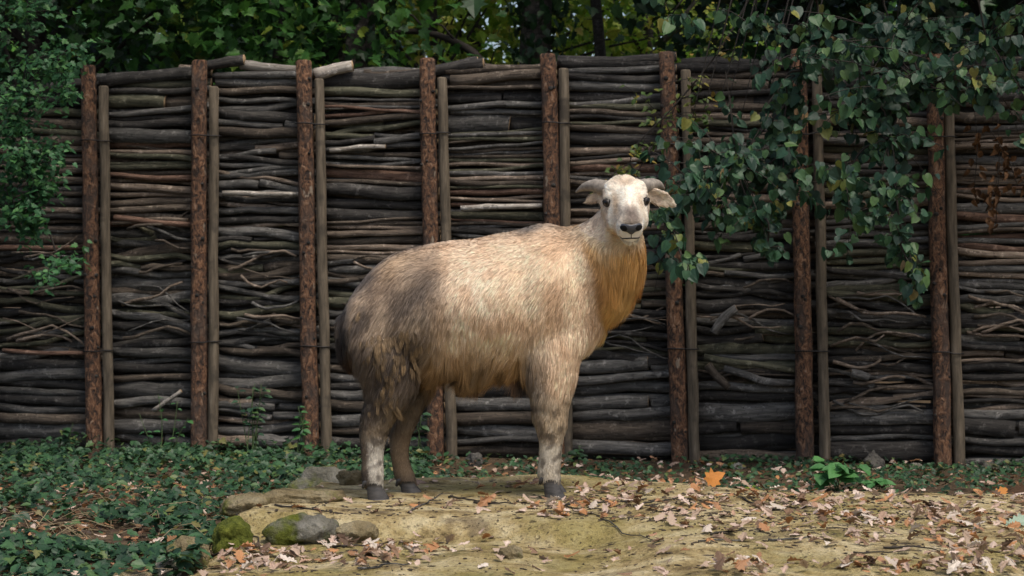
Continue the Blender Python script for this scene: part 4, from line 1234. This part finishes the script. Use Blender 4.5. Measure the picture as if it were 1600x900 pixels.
for ci_, (cx, cy, sx, sy, n, Yc) in enumerate(CL):
    rg_ = random.Random(600 + ci_)
    c = at(cx, cy, Yc)
    # twig from the nearest point of the limb or a cluster above
    cand = [(p - c).length for p in limb]
    base = limb[int(np.argmin(cand))]
    up = [at(a[0], a[1], a[5]) for a in CL[:] if a[1] < cy - 40]
    if up:
        b2 = min(up, key=lambda q: (q - c).length)
        if (b2 - c).length < (base - c).length * .7: base = b2
    md_ = (base + c) / 2 + Vector((rg_.uniform(-.05, .05), rg_.uniform(-.1, .1), .06))
    tw.tube([p - L0 for p in smooth_path([base, md_, c], 8)], [.009 - .0006 * i for i in range(8)], 5)
    for k in range(max(4, int(n / 3.6))):
        e = at(cx + rg_.gauss(0, sx * .9), cy + rg_.gauss(0, sy * .9) + sy * .15, Yc + rg_.gauss(0, .2))
        st = c + (e - c) * rg_.uniform(0, .25)
        pp = smooth_path([st, (st + e) / 2 + Vector((0, 0, .035)), e], 6)
        tw.tube([p - L0 for p in pp], [.004 - .0005 * i for i in range(6)], 4)
        for q in range(9):
            t_ = rg_.uniform(.15, 1.05); i0 = min(int(t_ * 5), 4)
            p = pp[i0] + (pp[i0 + 1] - pp[i0]) * (t_ * 5 - i0)
            off = Vector((rg_.gauss(0, 1), rg_.gauss(0, 1), rg_.gauss(-.3, .6))).normalized() * rg_.uniform(.02, .055)
            a = p + off
            tw.tube([p - L0, a - L0], [.0014, .001], 3, 0, False)
            LP.append(a); LD.append((off.x * 6 + rg_.gauss(0, .35), off.y * 6 + rg_.gauss(0, .3), -.55 + rg_.gauss(0, .25)))
            LN.append((rg_.gauss(0, .42), -.75 + rg_.gauss(0, .4), .62 + rg_.gauss(0, .3))); LS.append(.036 + .052 * rg_.random() ** 1.6)
o = tw.build('twigs', TWIG, linden); tag(o, kind='stuff')
LP = np.array(LP); LD = np.array(LD); LN = np.array(LN); LS = np.array(LS)
# thin drooping dark shoots between the sprays
for k in range(9):
    x0 = 1085 + k * 21 + lg.uniform(-8, 8)
    mb = MB(); pp = smooth_path([at(x0 + 45, -40, 11.7), at(x0 + 20, 60, 11.65), at(x0 - 8, 160 + lg.uniform(-30, 60), 11.6)], 8)
    mb.tube([p - L0 for p in pp], [.006 - .0006 * i for i in range(8)], 4); mb.build('shoot', TWIG, linden)
inF = (np.abs(LP[:, 0] / LP[:, 1]) < .262) & (np.abs((LP[:, 2] - CAMZ) / LP[:, 1]) < .147)
idx = np.where(inF)[0]; big = idx[np.argsort(-LS[idx])][:300]
LT = [np_mesh('linden_leaf', tv, np.array([i for f in tf for i in f]), np.array([len(f) for f in tf]), [LF_LINDEN]) for tv, tf in LINDEN]
for k, i in enumerate(big):
    d = Vector(LD[i]).normalized(); nn = Vector(LN[i]); nn = (nn - d * nn.dot(d)).normalized(); yv = nn.cross(d)
    o = bpy.data.objects.new('leaf', LT[k % 4]); link(o, linden)
    M = Matrix((d, yv, nn)).transposed().to_4x4(); M.translation = Vector(LP[i]) - L0
    o.matrix_local = M @ Matrix.Scale(LS[i], 4)
rem = np.ones(len(LP), bool); rem[big] = False
o = leaf_cloud('foliage', LP[rem] - np.array(L0), LD[rem], LN[rem], LS[rem], LINDEN, [LF_LINDEN], None, 5); link(o, linden); tag(o, kind='stuff')
# unseen crown above the picture, added to shade the fence
rg = np.random.RandomState(31); n = 2600
P_ = np.stack([rg.normal(-1.6, 1.5, n), rg.normal(.8, .9, n), rg.uniform(3.2, 6.5, n)], 1)
o = leaf_cloud('crown', P_, rvec(rg, n) + np.array([0, 0, -.5]), rvec(rg, n) * .6 + np.array([0, -.3, .8]), rg.uniform(.09, .17, n), LINDEN, [LF_LINDEN], None, 6); link(o, linden); tag(o, kind='stuff')

# yellow-green small-leaved sprig beside the takin's head
sp = empty('hazel_shoot', at(1010, 250, 12.0)); S0 = Vector(sp.location)
tag(sp, 'yellowing small-leaved shoot before the sixth post above the takin\'s ear', 'branch')
mb = MB(); P_ = []; D_ = []; N_ = []
main = smooth_path([at(1200, -60, 12.0), at(1130, 70, 12), at(1050, 170, 12), at(985, 240, 12), at(1005, 290, 11.95)], 12)
mb.tube([p - S0 for p in main], [.008 - .0005 * i for i in range(12)], 5)
for k in range(26):
    b = main[lg.randint(3, 11)]; e = b + Vector((lg.gauss(-.02, .17), lg.gauss(0, .1), lg.gauss(-.02, .12)))
    mb.tube([b - S0, (b + e) / 2 - S0 + Vector((0, 0, .02)), e - S0], [.003, .002, .001], 4)
    for q in range(11):
        p = b + (e - b) * lg.uniform(.2, 1.1) + Vector((lg.gauss(0, .02), lg.gauss(0, .02), lg.gauss(0, .02)))
        P_.append(p - S0); D_.append((lg.gauss(0, 1), lg.gauss(0, .6), -.4)); N_.append((lg.gauss(0, .4), -.5, .8))
mb.build('twigs', TWIG, sp)
LF_YELLOW = mat_leaf('yellowing_leaf', [(0, (.05, .10, .02)), (.55, (.10, .15, .025)), (.85, (.2, .2, .03)), (1, (.32, .2, .04))], .5, .3)
o = leaf_cloud('foliage', P_, D_, N_, .042, SMALL, [LF_YELLOW], None, 8); link(o, sp); tag(o, kind='stuff')

# ------------------------------------------------------------ fine-leaved bough on the left
acer = empty('field_maple', (-4.2, 12.0, 0)); A0 = Vector((-4.2, 12.0, 0))
tag(acer, 'fine-leaved green tree hanging in along the left edge before the fence', 'tree')
mb = MB(); mb.tube(smooth_path([(0, 0, -.2), (.05, 0, 1.5), (0, 0, 3.2), (.1, 0, 5.5)], 10), [.13 - .008 * i for i in range(10)], 10, 0, True, None, .06, lg)
mb.build('trunk', BARK, acer)
CA = [(-20, 60, 60, 60, 50), (40, 130, 55, 45, 60), (15, 200, 50, 45, 75), (40, 265, 42, 40, 75), (20, 330, 45, 35, 65), (62, 300, 28, 35, 40), (75, 240, 20, 30, 20), (60, 355, 22, 22, 22), (95, 412, 20, 14, 17), (75, 430, 14, 10, 9), (90, 95, 60, 30, 35), (30, 20, 60, 35, 40), (-60, 250, 40, 120, 90), (110, 150, 25, 14, 12)]
mb = MB(); P_ = []; D_ = []; N_ = []; S_ = []
hub = smooth_path([A0 + Vector((.0, 0, 3.4)), at(-90, -40, 12), at(-10, 40, 12), at(30, 150, 12), at(40, 270, 11.95), at(80, 370, 11.9), at(92, 420, 11.9)], 24)
mb.tube([p - A0 for p in hub], [.022 - .0008 * i for i in range(24)], 5)
for (cx, cy, sx, sy, n) in CA:
    c = at(cx, cy, 11.9); b = min(hub, key=lambda q: (q - c).length)
    mb.tube([b - A0, (b + c) / 2 - A0 + Vector((0, 0, .03)), c - A0], [.006, .004, .003], 4)
    for k in range(max(2, n // 3)):
        e = at(cx + lg.gauss(0, sx * .7), cy + lg.gauss(0, sy * .7), 11.9 + lg.gauss(0, .2))
        mb.tube([c - A0, (c + e) / 2 - A0 + Vector((0, 0, .03)), e - A0], [.003, .002, .001], 3, 0, False)
        for q in range(17):
            p = c + (e - c) * lg.uniform(.35, 1.1) + Vector((lg.gauss(0, .035), lg.gauss(0, .035), lg.gauss(0, .03)))
            P_.append(p - A0); D_.append((lg.gauss(0, 1), lg.gauss(0, .7), -.3 + lg.gauss(0, .3))); N_.append((lg.gauss(0, .35), -.5 + lg.gauss(0, .3), .8)); S_.append(lg.uniform(.028, .05))
o = mb.build('twigs', TWIG, acer); tag(o, kind='stuff')
o = leaf_cloud('foliage', P_, D_, N_, S_, LOBED, [LF_FINE], None, 9); link(o, acer); tag(o, kind='stuff')
rg = np.random.RandomState(33); n = 2200
P_ = np.stack([rg.normal(.4, 1.1, n), rg.normal(.2, .8, n), rg.uniform(3.1, 6.0, n)], 1)  # unseen crown overhead, added to darken the fence below
o = leaf_cloud('crown', P_, rvec(rg, n) + np.array([0, 0, -.4]), rvec(rg, n) * .6 + np.array([0, -.3, .8]), rg.uniform(.08, .15, n), LOBED, [LF_FINE], None, 10); link(o, acer); tag(o, kind='stuff')

# withered branch at right
wb = empty('withered_branch', at(1555, 180, 11.95)); W0 = Vector(wb.location)
tag(wb, 'withered twigs with curled brown leaves hanging right of the last post', 'branch')
mb = MB(); P_ = []; D_ = []; N_ = []
for (a, b, c, d) in ((1520, 150, 1522, 300), (1555, 140, 1556, 350), (1545, 200, 1590, 290), (1560, 250, 1540, 330)):
    pp = smooth_path([at(a, b, 11.95), at((a + c) / 2 + 6, (b + d) / 2, 11.95), at(c, d, 11.95)], 8)
    mb.tube([p - W0 for p in pp], .0025, 4)
    for p in pp[2:]:
        for q in range(3):
            P_.append(p - W0 + Vector((lg.gauss(0, .03), lg.gauss(0, .03), lg.gauss(0, .03)))); D_.append((lg.gauss(0, .5), lg.gauss(0, .5), -1)); N_.append((lg.gauss(0, 1), -1, lg.gauss(0, .4)))
mb.build('twigs', TWIG, wb)
CURL = [template(SMALL_H, .9, .5, .2, s) for s in range(2)]
o = leaf_cloud('withered_leaves', P_, D_, N_, .055, CURL, [LF_BROWN], None, 12); link(o, wb); tag(o, kind='stuff')

# ------------------------------------------------------------ undergrowth
rg = np.random.RandomState(44); rd = random.Random(44)
P_ = []; D_ = []; N_ = []; S_ = []; M_ = []
def under(n, x0, x1, y0, y1, hmax, smin, smax, dens):
    k = 0
    while k < n:
        x = rd.uniform(x0, x1); y = rd.uniform(y0, y1)
        if rd.random() > dens(x, y): k += .25; continue
        mh = mound_h(x, y); gh = ground_h(x, y)
        if mh > gh + .005: k += .25; continue
        cl = .5 + .5 * noise.noise((x * 1.6, y * 1.6, 4.0))
        h = gh + hmax * cl * rd.uniform(.15, 1) ** .8
        a = rd.uniform(0, 6.28)
        P_.append((x, y, h)); D_.append((math.cos(a), math.sin(a), rd.uniform(-.5, .1))); N_.append((rd.gauss(0, .35), -.35 + rd.gauss(0, .35), 1)); S_.append(rd.uniform(smin, smax)); k += 1
def dl(x, y):
    bare = math.exp(-((x + 2.35) / .75) ** 2 - ((y - 8.75) / .45) ** 2)
    nn = noise.noise((x * 1.3, y * 1.3, 1.0))
    n2_ = noise.noise((x * 3.1, y * 3.1, 7.0))
    return max(.02, min(1, .55 - 1.1 * bare + .8 * nn + .6 * n2_))
under(13000, -4.6, -.5, 9.2, 13.1, .19, .022, .06, dl)
under(7000, -3.2, -1.0, 6.6, 9.2, .19, .025, .068, dl)
under(5500, -.9, 4.6, 10.2, 12.4, .09, .02, .045, lambda x, y: .5 + .5 * noise.noise((x * 1.5, y * 1.5, 6)))
o = leaf_cloud('undergrowth', P_, D_, N_, S_, LOBED + SMALL, [LF_UNDER], None, 13); link(o)
tag(o, 'low green leafy ground cover in front of the fence', 'ground cover', kind='stuff')
# short stems and dry grass stalks in the undergrowth
mb = MB()
for k in range(520):
    x = rd.uniform(-3.6, -1.3); y = rd.uniform(7.2, 10.5)
    if rd.random() > math.exp(-((x + 2.35) / .9) ** 2 - ((y - 8.7) / .6) ** 2) + .12: continue
    g0 = ground_h(x, y); a = rd.uniform(0, 6.28); L = rd.uniform(.08, .28); up = rd.uniform(.0, .6)
    mb.tube([(x, y, g0 + .02), (x + math.cos(a) * L * .5, y + math.sin(a) * L * .5, g0 + .04 + up * L * .6), (x + math.cos(a) * L, y + math.sin(a) * L, g0 + .03 + up * L * .6)], [.002, .0018, .001], 3, 0, False)
o = mb.build('dry_grass', DRYSTEM); tag(o, 'dry straw-coloured stalks lying in a bare patch of the ground cover', 'grass', kind='stuff')

def weed(name, label, px, py, Y, stems, h, leaf, lsz, mat, seed, spread=.12, temps=LOBED, nl=9, low=.25, stemr=.003):
    rd_ = random.Random(seed); p = at(px, py, Y); gz = land_h(p.x, p.y)
    t = empty(name, (p.x, p.y, gz)); tag(t, label, 'plant', 'weeds by the fence')
    LT_ = [np_mesh('leaf', tv, np.array([i for f in tf for i in f]), np.array([len(f) for f in tf]), [mat]) for tv, tf in temps]
    for s in range(stems):
        e = Vector((rd_.gauss(0, spread), rd_.gauss(0, spread * .5), h * rd_.uniform(.65, 1.05)))
        b = Vector((rd_.gauss(0, .02), rd_.gauss(0, .02), -.02))
        pp = smooth_path([b, (b + e) / 2 + Vector((rd_.gauss(0, .02), 0, .03)), e], 8)
        mb = MB(); mb.tube(pp, [stemr * (1.2 - .1 * i) for i in range(8)], 4); mb.build('stem', STEM, t)
        for k in range(nl):
            u_ = rd_.uniform(low, 1); i0 = min(int(u_ * 7), 6); q = pp[i0].lerp(pp[i0 + 1], u_ * 7 - i0)
            a = rd_.uniform(0, 6.28); d = Vector((math.cos(a), math.sin(a) * .8, rd_.uniform(-.3, .25))).normalized()
            nn = Vector((rd_.gauss(0, .3), -.4, 1)); nn = (nn - d * nn.dot(d)).normalized(); yv = nn.cross(d)
            M = Matrix((d, yv, nn)).transposed().to_4x4(); M.translation = q + d * .008
            o = bpy.data.objects.new('leaf', LT_[rd_.randrange(len(LT_))]); link(o, t)
            o.matrix_local = M @ Matrix.Scale(lsz * rd_.uniform(.6, 1.15), 4)
    return t
weed('weed', 'tall sparse weed with fine stems before the third bay of the fence', 392, 708, 12.45, 6, .50, 'leaf', .055, LF_LINDEN, 1, .07, SMALL, 9, .4)
weed('weed', 'thin straggling weed before the pale tilted stick in the second bay', 255, 708, 12.5, 4, .42, 'leaf', .05, LF_FINE, 2, .07, SMALL, 6, .25)
weed('weed', 'light green weed just left of the third post', 468, 706, 12.3, 4, .40, 'leaf', .06, LF_FINE, 3, .06, SMALL, 6, .35)
weed('weed', 'small broad-leaved weed left of the first post', 100, 712, 12.6, 3, .26, 'leaf', .07, LF_UNDER, 4, .07, LOBED, 5, .4)
weed('weed', 'slim weed behind the takin\'s hind legs before the fourth post', 655, 712, 12.2, 3, .34, 'leaf', .06, LF_UNDER, 5, .03, SMALL, 7, .3)
weed('nettle', 'bright green broad-leaved nettle at the back edge of the mound', 1308, 752, 10.6, 6, .17, 'leaf', .11, LF_NETTLE, 6, .09, SMALL, 8, .3)
weed('nettle', 'smaller bright green seedling right of the broad-leaved nettle', 1372, 758, 10.5, 4, .08, 'leaf', .075, LF_NETTLE, 7, .06, SMALL, 6, .3)
weed('seedling', 'tiny yellow-green seedling on the mound right of the orange leaf', 1172, 756, 9.75, 3, .06, 'leaf', .035, LF_BRIGHT, 8, .03, SMALL, 4, .3, .0015)
weed('weed', 'little weed at fence foot right of the takin\'s front leg', 900, 712, 12.3, 3, .12, 'leaf', .05, LF_UNDER, 9, .04, LOBED, 5, .4)

# ------------------------------------------------------------ fallen leaves, twigs, crumbs
OAK = [template(OAK_H, f, d, w, s) for s, (f, d, w) in enumerate([(.1, .1, .06), (.5, .25, .08), (-.35, -.2, .08), (.7, .5, .1), (-.6, .3, .1), (.25, -.35, .12)])]
OT = [[np_mesh('oak_leaf', tv, np.array([i for f in tf for i in f]), np.array([len(f) for f in tf]), [m_]) for tv, tf in OAK] for _, m_ in DRY4]
def surf_normal(x, y):
    e = .02; return Vector((land_h(x - e, y) - land_h(x + e, y), land_h(x, y - e) - land_h(x, y + e), 2 * e)).normalized()
def leaf_density(x, y):
    d = .10
    px = 800 + x / y * F; z = land_h(x, y); py = 450 + (CAMZ - z) / y * F
    G = lambda cx, cy, sx, sy: math.exp(-((px - cx) / sx) ** 2 - ((py - cy) / sy) ** 2)
    d += .75 * G(1330, 785, 330, 26) + .8 * G(1500, 820, 130, 30) + .8 * G(1000, 775, 150, 24) + 1.2 * G(430, 868, 110, 14) + 1.2 * G(620, 860, 70, 16) + 1.0 * G(520, 842, 60, 10)
    d += 1.6 * G(1570, 885, 90, 26) + 1.3 * G(1155, 893, 40, 10) + .5 * G(1350, 800, 250, 40) + .35 * G(800, 760, 220, 20) + .9 * G(330, 885, 100, 14) + .5 * G(1400, 890, 120, 12)
    return min(1, d)
fl = []
rd = random.Random(8)
tries = 0
while len(fl) < 1100 and tries < 60000:
    tries += 1
    # even in the picture rather than on the ground
    py = rd.uniform(728, 905); px = rd.uniform(160, 1620)
    y = 9.0
    for _ in range(6): 
        x = (px - 800) / F * y; y = max(6.4, min(10.6, (CAMZ - mound_h(x, y)) * F / (py - 450)))
    x = (px - 800) / F * y
    if mound_h(x, y) < ground_h(x, y) + .01: continue
    if rd.random() > leaf_density(x, y) : continue
    if -.72 < x < .28 and 8.75 < y < 9.25 and rd.random() < .85: continue
    fl.append((x, y, rd.uniform(.032, .08)))
def heap(x, y):
    px = 800 + x / y * F; py = 450 + (CAMZ - land_h(x, y)) / y * F
    return math.exp(-((px - 1570) / 80) ** 2 - ((py - 885) / 26) ** 2) + .7 * math.exp(-((px - 1155) / 40) ** 2 - ((py - 893) / 12) ** 2)
fl.sort(key=lambda q: -q[2] / q[1])
rest_ = []
for k, (x, y, s) in enumerate(fl):
    z = land_h(x, y) + .006 + rd.random() * .05 * heap(x, y)
    a = rd.uniform(0, 6.28); nn = surf_normal(x, y) + Vector((rd.gauss(0, .2), rd.gauss(0, .2), 0)); nn.normalize()
    if rd.random() < .1: nn = (nn + Vector((rd.gauss(0, .6), rd.gauss(-.3, .6), 0))).normalized()
    d = Vector((math.cos(a), math.sin(a), 0)); d = (d - nn * d.dot(nn)).normalized()
    ti_ = rd.randrange(6); zz = OAK[ti_][0] @ np.array([d.z, nn.cross(d).z, nn.z]) * s
    z -= min(0, zz.min()) * .8
    if k < 300:
        ck = rd.choice([0, 0, 1, 1, 1, 1, 2, 2, 3, 3]); cn_ = DRY4[ck][0]
        o = bpy.data.objects.new('fallen_leaf', OT[ck][ti_]); link(o)
        yv = nn.cross(d); M = Matrix((d, yv, nn)).transposed().to_4x4(); M.translation = Vector((x, y, z))
        o.matrix_world = M @ Matrix.Scale(s, 4)
        px = 800 + x / y * F; py = 450 + (CAMZ - z) / y * F
        if px < 700 and py > 825: lab, gr_ = 'dry oak leaf among those caught in the gully left of the mound ledge', 'fallen leaves in the left gully'
        elif px > 1440 and py > 845: lab, gr_ = 'dry oak leaf in the heap at the bottom right of the mound', 'fallen leaves in the right heap'
        elif px > 1050: lab, gr_ = 'dry oak leaf in the thick scatter on the right half of mound', 'fallen leaves on the right of the mound'
        else: lab, gr_ = 'dry oak leaf lying loose on the bare clay round the takin', 'fallen leaves round the takin'
        lab = lab.replace('dry oak leaf', cn_ + ' oak leaf'); gr_ = cn_ + ' ' + gr_
        tag(o, lab, 'leaf', gr_)
    else: rest_.append((x, y, z, d, nn, s))
o = leaf_cloud('leaf_litter', [q[:3] for q in rest_], [q[3] for q in rest_], [q[4] for q in rest_], [q[5] for q in rest_], OAK, [LF_DRY], None, 14); link(o)
tag(o, 'small dry leaves strewn over the mound', 'leaf litter', kind='stuff')
def special_leaf(label, px, py, Y, s, tilt, mat, temps=MAPLE):
    p = at(px, py, Y); z = land_h(p.x, p.y)
    tv, tf = temps[0]
    me_ = np_mesh('leaf', tv, np.array([i for f in tf for i in f]), np.array([len(f) for f in tf]), [mat])
    o = bpy.data.objects.new('fallen_leaf', me_); link(o); tag(o, label, 'leaf')
    d = Vector((.5, -.1, tilt)).normalized(); nn = Vector((-.3, -.8, .5)); nn = (nn - d * nn.dot(d)).normalized(); yv = nn.cross(d)
    M = Matrix((d, yv, nn)).transposed().to_4x4(); M = M @ Matrix.Scale(s, 4)
    zz = min((M @ Vector(v)).z for v in tv)
    M.translation = Vector((p.x, p.y, z - zz - .004)); o.matrix_world = M
special_leaf('bright orange maple leaf propped up at the back edge of the mound', 1105, 752, 9.6, .10, .35, LF_ORANGE)
special_leaf('orange-brown curled leaf standing up at the far right edge of mound', 1545, 764, 9.5, .10, .25, LF_ORANGE, OAK)
special_leaf('second orange-brown leaf lying lower beside the far right one', 1572, 772, 9.4, .11, .1, LF_BROWN, OAK)
special_leaf('pale grey-green oak leaf among the brown litter at far right', 1570, 836, 8.3, .10, .2, mat_leaf('greyish_leaf', [(0, (.3, .4, .3)), (1, (.36, .45, .33))], .7, .1), OAK)
# brown litter in the undergrowth
P_ = []; D_ = []; N_ = []; S_ = []
for k in range(3200):
    x = rd.uniform(-3.4, -1.0) if k < 2100 else rd.uniform(-2.5, 4.5); y = rd.uniform(6.8, 11) if k < 2100 else rd.uniform(10, 12.4)
    if mound_h(x, y) > ground_h(x, y) + .005: continue
    a = rd.uniform(0, 6.28); P_.append((x, y, ground_h(x, y) + rd.uniform(.008, .045))); D_.append((math.cos(a), math.sin(a), 0)); N_.append((rd.gauss(0, .3), rd.gauss(-.1, .3), 1)); S_.append(rd.uniform(.03, .07))
o = leaf_cloud('ground_litter', P_, D_, N_, S_, OAK, [LF_DRY, LF_BROWN], np.random.RandomState(3).randint(0, 2, len(P_)), 15); link(o)
tag(o, 'brown dead leaves under the ground cover', 'leaf litter', kind='stuff')
# twigs on the mound
TL = [(880, 792, 1010, 782), (1000, 790, 1062, 778), (1062, 778, 1100, 790), (1160, 786, 1225, 800), (940, 842, 1035, 848), (1090, 850, 1165, 846), (1380, 858, 1480, 862), (740, 820, 806, 822), (1240, 764, 1320, 772), (700, 778, 760, 786), (1450, 795, 1520, 800), (1110, 838, 1160, 830), (430, 838, 520, 846), (560, 892, 640, 884), (520, 858, 620, 850), (330, 872, 420, 866), (300, 888, 380, 884), (1290, 826, 1350, 832), (1200, 848, 1260, 842), (900, 800, 960, 812), (860, 790, 905, 796), (1335, 868, 1440, 862), (640, 800, 690, 806), (1020, 812, 1080, 808)]
def mound_at(px, py):
    y = 9.0
    for _ in range(8):
        x = (px - 800) / F * y; y = max(6.3, min(10.6, (CAMZ - mound_h(x, y)) * F / (py - 450)))
    return (px - 800) / F * y, y
def twig(a, b, c, d, r, name='twig', kink=.5):
    x0, y0 = mound_at(a, b); x1, y1 = mound_at(c, d); n_ = 8; pts = []
    L = math.hypot(x1 - x0, y1 - y0)
    for i in range(n_ + 1):
        t_ = i / n_; x = x0 + (x1 - x0) * t_ + rd.gauss(0, .02 * L * kink); y = y0 + (y1 - y0) * t_ + rd.gauss(0, .05 * L * kink)
        pts.append(Vector((x, y, land_h(x, y) + r * .9 + rd.uniform(0, .006))))
    mb = MB(); o_ = pts[0].copy()
    mb.tube([p - o_ for p in pts], [r * (1.1 - .5 * i / n_) for i in range(n_ + 1)], 6)
    for k in (2, 5):
        if rd.random() < .7: mb.tube([pts[k] - o_, pts[k] - o_ + Vector((rd.gauss(0, .03), rd.gauss(0, .04), rd.uniform(0, .015)))], [r * .6, r * .3], 4)
    return mb.build(name, TWIG if rd.random() < .8 else STICKS[1], None, o_)
for k, q in enumerate(TL):
    o = twig(*q, rd.uniform(.0025, .005), kink=.35)
    where = 'beside the front hoof' if q[0] < 1110 and q[0] > 850 and q[1] < 815 else ('in the left leaf gully' if q[0] < 650 else 'on the bare middle of the mound' if q[0] < 1100 else 'in the leaf scatter at right of the mound')
    tag(o, 'thin dark twig lying ' + where, 'twig', 'twigs ' + where)
# crumbs of bark and droppings
rs2 = np.random.RandomState(12)
CV = np.array([v[:] for v in ico(1)[0]]); CF = ico(1)[1]
Vs = []; Ls = []; o_ = 0; nn_ = 0
for k in range(14000):
    if nn_ >= 3000: break
    px = rs2.uniform(300, 1610); py = rs2.uniform(730, 900)
    x, y = mound_at(px, py)
    if mound_h(x, y) < ground_h(x, y) + .01: continue
    dd = .045 + .9 * math.exp(-((px - 1000) / 160) ** 2 - ((py - 787) / 16) ** 2) + .6 * math.exp(-((px - 1300) / 300) ** 2 - ((py - 790) / 45) ** 2) + .3 * math.exp(-((px - 480) / 150) ** 2 - ((py - 860) / 30) ** 2)
    if rs2.rand() > dd: continue
    s = rs2.uniform(.002, .006); st = np.array([s * rs2.uniform(1, 4.5), s, s * .7]); a = rs2.uniform(0, 6.28)
    q = CV * st * rs2.uniform(.8, 1.2, (len(CV), 1)); R = np.array([[math.cos(a), -math.sin(a), 0], [math.sin(a), math.cos(a), 0], [0, 0, 1]])
    Vs.append(q @ R.T + np.array([x, y, land_h(x, y) + s * .3])); Ls.append(np.array(CF).ravel() + o_); o_ += len(CV); nn_ += 1
me_ = np_mesh('bark_crumbs', np.concatenate(Vs), np.concatenate(Ls), np.full(nn_ * len(CF), 3), [mat_plain('bark_crumb', (.055, .042, .03), .85)], None, True)
o = bpy.data.objects.new('bark_crumbs', me_); link(o); tag(o, 'dark crumbs of bark and twig bits scattered on the mound', 'debris', kind='stuff')
